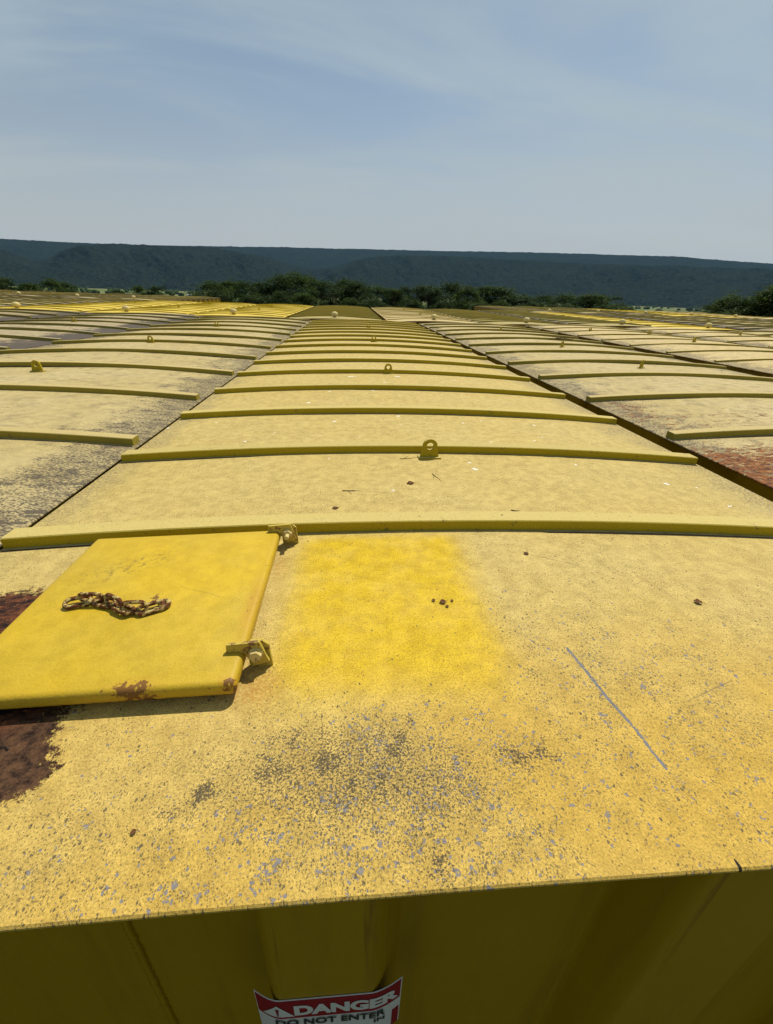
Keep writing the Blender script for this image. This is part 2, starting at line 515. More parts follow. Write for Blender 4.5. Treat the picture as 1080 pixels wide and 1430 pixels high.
def mat_roof(name, rust=0.0, rust_spots=None):
    """weathered paint on the other roofs; the object's own colour tints it, its alpha sets how grimy it is"""
    g = G(name)
    off = g.m('MULTIPLY', g.info('Random'), 37.0)
    v0 = flat2(g, g.obj())
    x, y, _ = g.xyz(v0)
    v = g.vm('ADD', v0, g.comb(off, g.m('MULTIPLY', off, 0.7), 0.0))
    base = g.info('Color')
    grime = g.info('Alpha')
    big = g.noise(v, 1.3, 4, 0.6)
    med = g.noise(v, 7, 5, 0.65)
    fine = g.noise(v, 160, 4, 0.75)
    col = g.mix(g.sm(big, 0.3, 0.7, 0.0, 0.45), base, g.mix(0.5, base, (0.62, 0.52, 0.33)))
    col = g.mix(1.0, col, g.comb(*[g.sm(fine, 0.2, 0.8, 0.78, 1.14)] * 3), 'MULTIPLY')
    col = g.mix(g.mul(g.sm(med, 0.5, 0.66), g.m('ADD', g.mul(grime, 0.6), 0.15)), col, (0.21, 0.165, 0.095))
    mot = g.noise(v, 17, 6, 0.72)
    col = g.mix(1.0, col, g.comb(*[g.sm(mot, 0.30, 0.68, 0.76, 1.06)] * 3), 'MULTIPLY')
    pit = g.m('GREATER_THAN', g.m('ADD', g.noise(g.map(v, (0.7, 1.2, 1)), 150, 4, 0.8), g.mul(g.m('SUBTRACT', med, 0.5), 0.25)), 0.575)
    col = g.mix(g.mul(pit, g.m('ADD', 0.35, g.mul(grime, 0.25))), col, (0.24, 0.175, 0.075))
    # black lichen: thick by the long edges, streaky across the middle
    ex = g.m('ADD', g.m('ABSOLUTE', x), g.mul(g.m('SUBTRACT', g.noise(v, 3.5, 4, 0.6), 0.5), 0.9))
    ex = g.m('ADD', ex, g.mul(grime, 0.18))
    lich = g.sm(ex, 0.75, 1.30)
    streak = g.noise(g.map(v, (0.7, 1.5, 1)), 17, 5, 0.7)
    spk = g.noise(g.map(v, (0.6, 1.2, 1)), 125, 3, 0.75)
    dn = g.m('ADD', g.mul(lich, 0.30), g.mul(g.sm(streak, 0.48, 0.66), g.m('ADD', g.mul(lich, 0.16), g.mul(g.sm(med, 0.42, 0.62), 0.09))))
    dn = g.mul(dn, g.m('ADD', grime, 0.25))
    lm = g.sm(g.m('ADD', spk, dn), 0.685, 0.735)
    col = g.mix(g.mul(lm, 0.85), col, (0.050, 0.042, 0.037))
    # soft dirt film low on the camber
    col = g.mix(g.mul(g.sm(lich, 0.5, 1.0), g.sm(grime, 0.3, 1.0, 0.0, 0.9), g.sm(streak, 0.35, 0.62, 0.35, 1.0)), col, (0.085, 0.066, 0.052))
    # scattered rust flecks, run out along the sheet
    rfl = g.noise(g.map(v, (0.55, 2.0, 1)), 20, 6, 0.75)
    rfm = g.sm(g.noise(v, 1.7, 3, 0.6), 0.50, 0.68)
    rfl = g.sm(g.m('ADD', rfl, g.mul(rfm, 0.10)), 0.655, 0.685)
    col = g.mix(g.mul(rfl, g.m('ADD', 0.25, g.mul(grime, 0.9), clamp=True), 0.85), col, g.mix(fine, (0.09, 0.034, 0.012), (0.25, 0.10, 0.028)))
    w = g.mul(chips(g, v, 5, 0.25, 0.02, 0.08), g.m('GREATER_THAN', g.noise(v, 60, 4, 0.7), 0.46))
    col = g.mix(g.mul(w, 0.85), col, (0.75, 0.73, 0.69))
    if rust_spots:
        wv = g.vm('ADD', v0, g.vm('SCALE', g.vm('SUBTRACT', g.noise(v, 5, 5, 0.7, out=1), (0.5, 0.5, 0.5)), 0.35))
        rm = None
        for (cx, cy, rx, ry, k) in rust_spots:
            e = g.mul(g.ell(wv, cx, cy, rx, ry, 0.7), k)
            rm = e if rm is None else g.mx(rm, e)
        nz = g.noise(g.map(v, (0.7, 1.5, 1)), 26, 6, 0.78)
        rr = g.m('GREATER_THAN', g.m('ADD', g.m('ADD', nz, g.mul(g.m('SUBTRACT', g.noise(v, 8, 4, 0.7), 0.5), 0.35)), g.mul(rm, 0.24)), 0.67)
        rr = g.mul(rr, g.m('GREATER_THAN', rm, 0.02))
        rc = g.mix(g.sm(g.noise(v, 38, 5, 0.75), 0.38, 0.62), (0.055, 0.019, 0.008), (0.27, 0.098, 0.022))
        col = g.mix(rr, col, rc)
    g.bump(g.m('ADD', g.mul(fine, 0.4), g.mul(med, 0.7)), 0.5, 0.004)
    return g.fin(col, 0.68, 0.10)


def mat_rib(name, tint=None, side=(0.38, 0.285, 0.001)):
    """ribs: chalky and bleached on top, sides deeper yellow and darkened to carry their shade"""
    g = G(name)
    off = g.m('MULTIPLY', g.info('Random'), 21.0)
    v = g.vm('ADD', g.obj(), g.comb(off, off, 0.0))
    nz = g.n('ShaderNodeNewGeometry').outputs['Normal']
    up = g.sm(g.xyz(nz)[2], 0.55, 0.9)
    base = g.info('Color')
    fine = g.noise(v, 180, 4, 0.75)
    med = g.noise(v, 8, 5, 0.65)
    sidec = g.mix(0.10, g.mix(g.info('Alpha'), (0.235, 0.195, 0.030), side), base)  # side colour darkened to stand in for shade on the rib faces
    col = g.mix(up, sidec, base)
    col = g.mix(1.0, col, g.comb(*[g.sm(fine, 0.2, 0.8, 0.80, 1.12)] * 3), 'MULTIPLY')
    sp = g.m('GREATER_THAN', g.noise(v, 55, 6, 0.8), g.m('SUBTRACT', 0.655, g.mul(g.sm(med, 0.4, 0.7), 0.08)))
    col = g.mix(g.mul(sp, 0.75), col, (0.085, 0.07, 0.045))
    x, y, z = g.xyz(g.obj())
    ru = g.m('GREATER_THAN', g.noise(v, 24, 6, 0.75), 0.665)
    col = g.mix(g.mul(ru, g.m('SUBTRACT', 1.0, g.mul(up, 0.7)), 0.8), col, (0.12, 0.05, 0.02))
    g.bump(g.m('ADD', fine, g.mul(med, 0.8)), 0.35, 0.003)
    return g.fin(col, 0.6, 0.07)


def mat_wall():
    g = G('paint_wall_shaded')
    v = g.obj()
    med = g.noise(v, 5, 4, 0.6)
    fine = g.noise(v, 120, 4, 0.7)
    col = g.mix(med, (0.235, 0.140, 0.001), (0.28, 0.168, 0.0015))  # container yellow darkened here to stand in for shade on the walls
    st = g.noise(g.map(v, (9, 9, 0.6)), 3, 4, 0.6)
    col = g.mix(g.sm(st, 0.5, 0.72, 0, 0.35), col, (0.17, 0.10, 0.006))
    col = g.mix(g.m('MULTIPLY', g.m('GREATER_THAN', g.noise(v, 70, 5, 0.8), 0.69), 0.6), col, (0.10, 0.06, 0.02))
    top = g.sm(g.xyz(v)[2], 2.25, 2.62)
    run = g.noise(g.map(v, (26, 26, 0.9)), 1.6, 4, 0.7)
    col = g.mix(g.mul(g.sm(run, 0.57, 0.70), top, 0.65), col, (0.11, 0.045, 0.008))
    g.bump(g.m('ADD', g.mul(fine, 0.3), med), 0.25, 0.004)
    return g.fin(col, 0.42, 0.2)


def mat_hatch():
    g = G('paint_hatch')
    v = g.obj()
    x, y, z = g.xyz(v)
    med = g.noise(v, 7, 5, 0.6)
    big = g.noise(v, 3, 4, 0.55)
    fine = g.noise(v, 260, 3, 0.7)
    col = g.mix(g.sm(big, 0.3, 0.7), (0.545, 0.365, 0.015), (0.48, 0.33, 0.026))
    col = g.mix(g.sm(med, 0.5, 0.68, 0, 0.3), col, (0.50, 0.36, 0.05))
    col = g.mix(1.0, col, g.comb(*[g.sm(fine, 0.2, 0.8, 0.88, 1.08)] * 3), 'MULTIPLY')
    mot = g.noise(v, 20, 6, 0.72)
    col = g.mix(1.0, col, g.comb(g.sm(mot, 0.30, 0.68, 0.86, 1.05), g.sm(mot, 0.30, 0.68, 0.84, 1.05), g.sm(mot, 0.30, 0.68, 0.75, 1.1)), 'MULTIPLY')
    pit = g.m('GREATER_THAN', g.m('ADD', g.noise(v, 210, 4, 0.8), g.mul(g.m('SUBTRACT', med, 0.5), 0.25)), 0.625)
    col = g.mix(g.mul(pit, 0.45), col, (0.26, 0.17, 0.03))
    edgex = g.sm(g.m('ABSOLUTE', x), 0.205, 0.243)
    edgey = g.sm(g.m('ABSOLUTE', y), 0.23, 0.267)
    col = g.mix(g.mul(g.mx(edgex, edgey), g.sm(mot, 0.42, 0.6), 0.4), col, (0.36, 0.22, 0.02))
    sc1 = g.mx(g.seg(v, (-0.16, 0.09), (-0.02, 0.15), 0.0012, 0.01), g.seg(v, (-0.13, 0.125), (-0.05, 0.165), 0.0009, 0.006), g.seg(v, (0.06, 0.02), (0.17, -0.03), 0.0007, 0.008))
    col = g.mix(g.mul(sc1, 0.5), col, (0.16, 0.11, 0.03))
    grain = g.noise(v, 70, 5, 0.75)
    # brown handling stains near the far left corner and below the chain
    st = g.mx(g.ell(v, -0.095, 0.115, 0.10, 0.035, 0.7, -0.5), g.mul(g.ell(v, -0.09, -0.02, 0.10, 0.022, 0.8), 0.7))
    col = g.mix(g.mul(st, g.sm(grain, 0.50, 0.62), 0.7), col, (0.17, 0.115, 0.03))
    # rust: along the hinge edge, front edge, corner
    wv = g.vm('ADD', v, g.vm('SCALE', g.vm('SUBTRACT', g.noise(v, 40, 4, 0.6, out=1), (0.5, 0.5, 0.5)), 0.03))
    r1 = g.mul(g.ell(wv, 0.232, -0.06, 0.012, 0.075, 0.9), 0.8)
    r2 = g.ell(wv, 0.075, -0.262, 0.040, 0.018, 0.7)
    r3 = g.ell(wv, 0.235, -0.262, 0.016, 0.014, 0.8)
    r4 = g.mul(g.ell(wv, 0.02, -0.02, 0.014, 0.012, 0.6), 0.9)
    bl = g.mul(g.mx(r1, g.mul(r2, 0.5), g.mul(r3, 0.6)), 0.6)
    col = g.mix(bl, col, (0.45, 0.22, 0.02))
    rr = g.m('GREATER_THAN', g.m('ADD', grain, g.mul(g.mx(g.mul(r1, 0.5), r2, r3, r4), 0.22)), 0.68)
    col = g.mix(g.mul(rr, 0.9), col, g.mix(fine, (0.09, 0.035, 0.015), (0.19, 0.08, 0.02)))
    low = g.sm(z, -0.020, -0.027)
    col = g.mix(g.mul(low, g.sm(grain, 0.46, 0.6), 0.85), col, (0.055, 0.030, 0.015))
    g.bump(g.m('ADD', g.mul(fine, 0.25), g.m('ADD', med, g.mul(big, 4.0))), 0.5, 0.007)
    return g.fin(col, 0.48, 0.22)


def mat_hinge():
    g = G('paint_hinge')
    v = g.obj()
    n1 = g.noise(v, 60, 5, 0.7)
    col = g.mix(g.sm(n1, 0.52, 0.62), (0.47, 0.35, 0.05), (0.16, 0.075, 0.025))
    g.bump(n1, 0.4, 0.002)
    return g.fin(col, 0.55, 0.4)


def mat_bolt():
    g = G('bolt_paint')
    n1 = g.noise(g.obj(), 120, 5, 0.7)
    col = g.mix(g.sm(n1, 0.55, 0.63), (0.56, 0.44, 0.16), (0.11, 0.05, 0.02))
    return g.fin(col, 0.45, 0.5)


def mat_chain():
    g = G('chain_rust')
    v = g.vm('ADD', g.obj(), g.comb(g.m('MULTIPLY', g.info('Random'), 9.0), 0.0, 0.0))
    n1 = g.noise(v, 75, 5, 0.7)
    n2 = g.noise(v, 260, 4, 0.7)
    rust = g.mix(n2, (0.06, 0.022, 0.010), (0.17, 0.065, 0.022))
    col = g.mix(g.sm(n1, 0.525, 0.545), rust, (0.44, 0.335, 0.115))
    g.bump(g.m('ADD', n2, n1), 0.5, 0.0015)
    return g.fin(col, 0.85, 0.12)


def mat_simple(name, c, c2=None, scale=20, rough=0.7, bump=0.2):
    g = G(name)
    n1 = g.noise(g.obj(), scale, 4, 0.6)
    col = g.mix(n1, c, c2 or tuple(q * 0.7 for q in c))
    if bump: g.bump(n1, bump, 0.003)
    return g.fin(col, rough, 0.1)


M_MAIN = mat_main_roof()
M_ROOF = mat_roof('paint_roof_weathered')
M_ROOF_RUST = mat_roof('paint_roof_rusting', rust_spots=[(-1.05, 1.45, 0.75, 0.36, 1.0), (-0.6, 1.55, 0.9, 0.22, 0.9), (-0.75, 2.32, 0.9, 0.20, 0.42), (-1.12, 2.55, 0.16, 0.5, 0.55), (0.2, 2.45, 0.9, 0.16, 0.4), (-0.4, 3.6, 0.6, 0.14, 0.3)])
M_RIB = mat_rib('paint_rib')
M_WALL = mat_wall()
M_HATCH = mat_hatch()
M_HINGE = mat_hinge()
M_BOLT = mat_bolt()
M_CHAIN = mat_chain()
M_SEAL = mat_simple('old_sealant', (0.42, 0.35, 0.13), (0.13, 0.10, 0.045), 30, 0.8)
M_JOINT_SHADE = mat_simple('joint_shade_dirt', (0.025, 0.018, 0.014), (0.05, 0.036, 0.02), 60, 0.9, 0)  # dark strips at the rib foot: painted shadow line plus joint dirt
M_LEAF = mat_simple('dry_leaf', (0.16, 0.075, 0.03), (0.07, 0.03, 0.015), 60, 0.8)
M_TWIG = mat_simple('dry_twig', (0.10, 0.065, 0.035), (0.05, 0.03, 0.02), 60, 0.85)
M_VENT = mat_simple('vent_paint', (0.62, 0.52, 0.24), (0.50, 0.40, 0.16), 25, 0.6)

# ------------------------------------------------------------------ ground and hills
_rng = np.random.RandomState(7)
_LAT = _rng.rand(256, 256)


def vnoise(x, y):
    xi = np.floor(x).astype(int); yi = np.floor(y).astype(int)
    fx = x - xi; fy = y - yi
    fx = fx * fx * (3 - 2 * fx); fy = fy * fy * (3 - 2 * fy)
    a = _LAT[xi % 256, yi % 256]; b = _LAT[(xi + 1) % 256, yi % 256]
    c = _LAT[xi % 256, (yi + 1) % 256]; d = _LAT[(xi + 1) % 256, (yi + 1) % 256]
    return (a * (1 - fx) + b * fx) * (1 - fy) + (c * (1 - fx) + d * fx) * fy


def fbm(x, y, o=4):
    s, a, t = 0, 1.0, 0
    for i in range(o):
        s = s + a * vnoise(x * 2 ** i + 17 * i, y * 2 ** i + 5 * i); t += a; a *= 0.5
    return s / t


def grid_mesh(name, P, mat, closed=False):
    nr, nc, _ = P.shape
    me = bpy.data.meshes.new(name)
    idx = np.arange(nr * nc).reshape(nr, nc)
    if closed:
        a = idx[:-1]; b = np.roll(idx, -1, 1)[:-1]; c = np.roll(idx, -1, 1)[1:]; d = idx[1:]
    else:
        a = idx[:-1, :-1]; b = idx[:-1, 1:]; c = idx[1:, 1:]; d = idx[1:, :-1]
    F = np.stack([a, d, c, b], -1).reshape(-1, 4)
    me.vertices.add(nr * nc); me.vertices.foreach_set('co', P.reshape(-1).astype(np.float32))
    me.loops.add(F.size); me.loops.foreach_set('vertex_index', F.reshape(-1).astype(np.int32))
    me.polygons.add(len(F)); me.polygons.foreach_set('loop_start', np.arange(0, F.size, 4, dtype=np.int32))
    me.polygons.foreach_set('loop_total', np.full(len(F), 4, dtype=np.int32))
    me.polygons.foreach_set('use_smooth', np.ones(len(F), dtype=bool))
    me.materials.append(mat)
    me.update(); me.validate()
    return link(name, me)


def ground_z(r):
    t = np.clip((r - 110.0) / 900.0, 0, 1)
    t = t * t * (3 - 2 * t)
    return GROUND - 22.0 * t


def build_ground():
    g = G('ground_fields')
    v = g.obj()
    x, y, z = g.xyz(v)
    r = g.vm('LENGTH', flat2(g, v), out=1)
    d, r1, r2 = g.vor(g.map(v, (0.0021, 0.0046, 0), rot=0.35), 1.0)
    fld = g.mix(r1, (0.075, 0.095, 0.030), (0.16, 0.15, 0.06))
    fld = g.mix(g.m('GREATER_THAN', r2, 0.55), fld, (0.10, 0.13, 0.035))
    n1 = g.noise(v, 0.05, 6, 0.6)
    n2 = g.noise(v, 3, 5, 0.65)
    near = g.mix(n2, (0.09, 0.085, 0.04), (0.17, 0.145, 0.09))
    near = g.mix(g.sm(n1, 0.45, 0.6), near, (0.055, 0.075, 0.022))
    col = g.mix(g.sm(r, 60, 220), near, fld)
    g.bump(n2, 0.4, 0.05)
    mat = g.fin(col, 0.95, 0.1)
    rr = np.concatenate([np.linspace(0.01, 60, 12), np.geomspace(70, 8700, 60)])
    az = np.linspace(0, 2 * pi, 160, endpoint=False)
    Rr, A = np.meshgrid(rr, az, indexing='ij')
    X = Rr * np.sin(A); Y = Rr * np.cos(A)
    Z = ground_z(Rr) + np.where(Rr > 150, (fbm(X / 300, Y / 300, 3) - 0.5) * 3.0, 0)
    o = grid_mesh('ground', np.stack([X, Y, Z], -1), mat, closed=True)
    tag(o, kind='structure')


def build_hills():
    g = G('forest_hill')
    v = g.obj()
    n1 = g.sm(g.noise(v, 0.045, 4, 0.75), 0.36, 0.64)
    n2 = g.noise(v, 0.004, 4, 0.6)
    col = g.mix(n1, (0.003, 0.006, 0.005), (0.019, 0.027, 0.017))  # dark crown patches: canopy self-shadowing put into the colour
    col = g.mix(g.sm(n2, 0.4, 0.65, 0, 0.5), col, (0.017, 0.024, 0.014))
    mat = g.fin(col, 0.95, 0.0)
    az = np.arange(-74, 76, 0.1)
    r = np.concatenate([np.linspace(3150, 4750, 150), np.linspace(4780, 6000, 24), np.linspace(6050, 8100, 80)])
    R_, A_ = np.meshgrid(r, az, indexing='ij')
    front = np.interp(az, [-75, -45, -38, -33, -30.4, -28.2, -24.5, -20, -14.6, -9, -4.9, -1.9, 0.5, 2.6, 8.8, 16, 24, 34, 41.6, 55, 75],
                      [2.6, 2.4, 2.9, 2.45, 1.5, 2.75, 3.50, 3.62, 3.70, 3.05, 2.05, 2.3, 3.2, 3.66, 3.90, 3.75, 3.45, 3.2, 2.95, 2.6, 2.2])
    rear = np.interp(az, [-75, -45, -33, -26.4, -24.5, -14.6, -6, 4, 14, 24, 34, 41.5, 55, 75],
                     [2.4, 2.9, 3.22, 3.38, 3.42, 3.82, 4.12, 4.28, 4.33, 4.26, 3.94, 3.32, 2.9, 2.5])
    k = np.ones(15) / 15
    front = np.convolve(np.pad(front, 7, mode='edge'), k, 'valid')
    rear = np.convolve(np.pad(rear, 7, mode='edge'), k, 'valid')
    front = front + (fbm(az * 0.35 + 5, az * 0 + 3.3, 4) - 0.5) * 0.16
    rear = rear + (fbm(az * 0.25 + 50, az * 0 + 9.3, 4) - 0.5) * 0.10
    X = R_ * np.sin(np.radians(A_)); Y = R_ * np.cos(np.radians(A_))
    base = -26.0
    foot = 3400 + (fbm(az * 0.12, az * 0 + 1.7, 3) - 0.5) * 500
    crest = 4650.0
    zf = crest * np.tan(np.radians(front))
    s = np.clip((R_ - foot[None]) / (crest - foot[None]), 0, 1)
    hs = np.sin(s * pi / 2) ** 1.25
    rav = fbm(A_ * 0.33 + R_ * 0.0011, R_ / 700.0, 4)
    rav = np.abs(rav - 0.5) * 2
    hs = hs * (1 - (0.24 - 0.44 * rav) * np.clip(s * (1 - s) * 4, 0, 1) * 0.9)
    hf = base + (zf[None] - base) * hs
    back = np.clip((R_ - crest - 60) / 800, 0, 1)
    hf = hf - back ** 1.3 * (zf[None] - base) * 0.55
    zrr = 7600 * np.tan(np.radians(rear))
    sr = np.clip((R_ - 5300) / 2300, 0, 1)
    hr = base + (zrr[None] - base) * np.sin(sr * pi / 2) ** 1.2
    hr = hr - np.clip((R_ - 7650) / 450, 0, 1) ** 2 * 150
    H = np.maximum(hf, hr)
    onhill = np.clip((H - base) / 14.0, 0, 1)
    can = (fbm(X / 15.0, Y / 15.0, 2) - 0.5) * 13 + (fbm(X / 55.0, Y / 55.0, 2) - 0.5) * 12
    H = H + onhill * (can + 5)
    H = np.where(s <= 0.0, np.where(R_ < crest, base - 4, H), H)
    o = grid_mesh('hills', np.stack([X, Y, H], -1), mat)
    tag(o, kind='structure')


build_ground()
build_hills()

# ------------------------------------------------------------------ containers
def roof_mesh(name, mat, ny, und, seed):
    rnd = random.Random(seed)
    ph = [rnd.uniform(0, 6) for _ in range(6)]
    nx = 26
    xs = [-HW + 2 * HW * i / nx for i in range(nx + 1)]
    ys = [0.0] + [LEN * j / ny for j in range(1, ny + 1)]
    t = 0.006

    def dz(x, y):
        e = min(1, min(HW - abs(x), 0.35) / 0.35) * min(1, min(y, LEN - y) / 0.3)
        return und * e * (sin(x * 3.1 + y * 1.3 + ph[0]) + 0.8 * sin(x * 1.7 - y * 2.6 + ph[1]) + 0.5 * sin(x * 6.3 + y * 3.9 + ph[2]))
    mb = MB()
    b = 0.0025
    top = [(x, y, zr(x) + dz(x, y)) for y in ys for x in xs]
    # inset the outermost ring a touch for a chamfer
    top = [(max(-HW + b, min(HW - b, x)), max(b, min(LEN - b, y)), z) for x, y, z in top]
    w = nx + 1
    mb.add(top, [(j * w + i, j * w + i + 1, (j + 1) * w + i + 1, (j + 1) * w + i) for j in range(ny) for i in range(nx)])
    # perimeter strips: chamfer, lip, underside
    per = [(i, 0) for i in range(nx)] + [(nx, j) for j in range(ny)] + [(i, ny) for i in range(nx, 0, -1)] + [(0, j) for j in range(ny, 0, -1)]
    P0, P1, P2, P3 = [], [], [], []
    for i, j in per:
        p = top[j * w + i]
        x, y = xs[i], ys[j]
        P0.append(p)
        P1.append((x, y, p[2] - b))
        P2.append((x, y, p[2] - t))
        P3.append((max(-HW + 0.05, min(HW - 0.05, x)), max(0.06, min(LEN - 0.05, y)), p[2] - t))
    n = len(per)
    for a, c in ((P0, P1), (P1, P2), (P2, P3)):
        mb.add(a + c, [(q, n + q, n + (q + 1) % n, (q + 1) % n) for q in range(n)])
    return mb.mesh(name, mat, smooth=True, fixn=False)


def rib_mesh(name, h, dep=0.064, x0=-1.285, x1=1.285):
    mb = MB()
    nx = 18
    c = 0.0028
    prof = [(0.0, -0.004), (0.0, h - c), (c, h), (dep - c, h), (dep, h - c), (dep, -0.004)]
    xs = [x0 + (x1 - x0) * i / nx for i in range(nx + 1)]
    ns = len(prof)
    for q in range(ns - 1):
        (ya, za), (yb, zb) = prof[q], prof[q + 1]
        mb.add([(x, ya, zr(x) + za) for x in xs] + [(x, yb, zr(x) + zb) for x in xs],
               [(i, i + 1, nx + 2 + i, nx + 1 + i) for i in range(nx)])
    for x, rev in ((x0, True), (x1, False)):
        f = tuple(range(ns)) if not rev else tuple(reversed(range(ns)))
        mb.add([(x, y, zr(x) + z) for y, z in prof], [f])
    # old sealant bead along the front foot, with painted rib shadow and dirt lines
    rnd = random.Random(3)
    if h > 0.03:
        q = nx + 1
        strips = [(-0.0015, 0.0045, 0.0, 0.0035, 2), (-0.0085, 0.0012, -0.0015, 0.0045, 1), (-0.0165, 0.0014, -0.0085, 0.0017, 2)]
        for ya, za, yb, zb, mi in strips:
            jit = [rnd.uniform(-0.0008, 0.0008) if ya < -0.005 else 0 for _ in xs]
            mb.add([(x, ya + j_, zr(x) + za) for x, j_ in zip(xs, jit)] + [(x, yb, zr(x) + zb) for x in xs], [(i, i + 1, q + i + 1, q + i) for i in range(nx)], mi)
    return mb.mesh(name, [M_RIB, M_SEAL, M_JOINT_SHADE], fixn=False)


def lug_mesh():
    mb = MB()
    n = 28
    outer, inner = [], []
    for k in range(n):
        a = 2 * pi * k / n + pi / 2
        inner.append((0.0155 * cos(a), 0.052 + 0.0155 * sin(a)))
        ca, sa = cos(a), sin(a)
        if sa >= -0.05:
            outer.append((0.031 * ca, 0.052 + 0.031 * sa))
        else:
            # lower part runs out to a wider foot
            t = min(1, (-sa) * 1.35)
            xx = 0.040 * max(-1, min(1, ca / max(0.25, (-sa)))) if -sa > 0.55 else (0.031 + 0.009 * t) * (1 if ca > 0 else -1)
            outer.append((xx, 0.052 * (1 - t)))
    T = 0.013
    v = [(x, -T / 2, z) for x, z in outer] + [(x, -T / 2, z) for x, z in inner] + [(x, T / 2, z) for x, z in outer] + [(x, T / 2, z) for x, z in inner]
    f = []
    for k in range(n):
        j = (k + 1) % n
        f += [(k, j, n + j, n + k), (2 * n + k, 3 * n + k, 3 * n + j, 2 * n + j), (k, 2 * n + k, 2 * n + j, j), (n + k, n + j, 3 * n + j, 3 * n + k)]
    mb.add(v, f)
    mb.box(-0.047, 0.047, -0.022, 0.022, -0.012, 0.006)
    return mb.mesh('lifting_lug', M_RIB)


def vent_mesh():
    mb = MB()
    prof = [(0.045, -0.02), (0.045, 0.05), (0.085, 0.05), (0.092, 0.075), (0.088, 0.10), (0.070, 0.130), (0.040, 0.148), (0.0, 0.153)]
    n = 20
    v, f = [], []
    for r, z in prof[:-1]:
        v += [(r * cos(2 * pi * k / n), r * sin(2 * pi * k / n), z) for k in range(n)]
    v.append((0, 0, prof[-1][1]))
    for i in range(len(prof) - 2):
        f += [(i * n + k, i * n + (k + 1) % n, (i + 1) * n + (k + 1) % n, (i + 1) * n + k) for k in range(n)]
    i = len(prof) - 2
    f += [(i * n + k, i * n + (k + 1) % n, len(v) - 1) for k in range(n)]
    mb.add(v, f)
    return mb.mesh('vent_cap', M_VENT, smooth=True)


def side_wall_mesh(sx):
    mb = MB()
    xo, xi = HW - 0.012, HW - 0.05
    pts = []
    y, st = 0.05, 0
    while y < LEN - 0.7:
        pts += [(y, xo), (y + 0.42, xo), (y + 0.50, xi), (y + 0.92, xi)]
        y += 1.0
    pts += [(y, xo), (LEN - 0.05, xo)]
    v = []
    for z in (0.12, RH - 0.007):
        v += [(sx * px, py, z) for py, px in pts]
    n = len(pts)
    mb.add(v, [(i, i + 1, n + i + 1, n + i) for i in range(n - 1)])
    return mb.mesh('side_wall', M_WALL)


def end_wall_mesh(y):
    mb = MB()
    nx = 12
    xs = [-HW + 0.05 + (2 * HW - 0.1) * i / nx for i in range(nx + 1)]
    mb.add([(x, y, 0.12) for x in xs] + [(x, y, zr(x) - 0.007) for x in xs], [(i, i + 1, nx + 2 + i, nx + 1 + i) for i in range(nx)])
    return mb.mesh('end_wall', M_WALL)


# front wall of the near container: wide trapezoid corrugation, crisp where it leaves the recess, rolled at the crown
CD = 0.085
CREST = [(-1.26, -1.20, -0.98, -0.90), (-0.86, -0.80, -0.79, -0.79), (-0.468, -0.425, -0.295, -0.235), (0.098, 0.150, 0.30, 0.36), (0.62, 0.68, 0.82, 0.88), (1.10, 1.16, 1.24, 1.27)]
CREST = [(-1.26, -1.20, -1.06, -1.00), (-0.466, -0.424, -0.292, -0.240), (0.098, 0.146, 0.30, 0.348), (0.66, 0.708, 0.86, 0.908)]


def wall_y(x):
    """local depth behind the roof lip of the front wall at x"""
    for a, b, c, d in CREST:
        if a <= x <= d:
            if x < b: t = (x - a) / (b - a)
            elif x > c: t = (d - x) / (d - c)
            else: t = 1.0
            return 0.006 + CD * (1 - t) ** 1.6
    return 0.006 + CD


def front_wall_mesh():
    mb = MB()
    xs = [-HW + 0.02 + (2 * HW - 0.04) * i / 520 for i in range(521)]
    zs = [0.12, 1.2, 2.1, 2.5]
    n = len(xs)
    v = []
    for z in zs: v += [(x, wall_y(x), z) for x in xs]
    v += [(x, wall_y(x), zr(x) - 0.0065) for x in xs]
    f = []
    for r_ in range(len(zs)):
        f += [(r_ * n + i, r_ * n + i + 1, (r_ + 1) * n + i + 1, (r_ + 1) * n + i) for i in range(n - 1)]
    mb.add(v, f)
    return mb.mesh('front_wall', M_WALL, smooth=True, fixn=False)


ME = dict(rib=rib_mesh('rib', 0.035), low=rib_mesh('rib', 0.022, 0.05), lug=lug_mesh(), vent=vent_mesh(),
          roof=roof_mesh('roof', M_ROOF, 24, 0.004, 3), roof_rust=roof_mesh('roof', M_ROOF_RUST, 24, 0.004, 5),
          roof_main=roof_mesh('roof', M_MAIN, 80, 0.0010, 1),
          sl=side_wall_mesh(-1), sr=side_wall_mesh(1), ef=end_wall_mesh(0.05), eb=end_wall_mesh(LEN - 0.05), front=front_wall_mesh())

GRP = 'yellow steel containers parked side by side in rows'


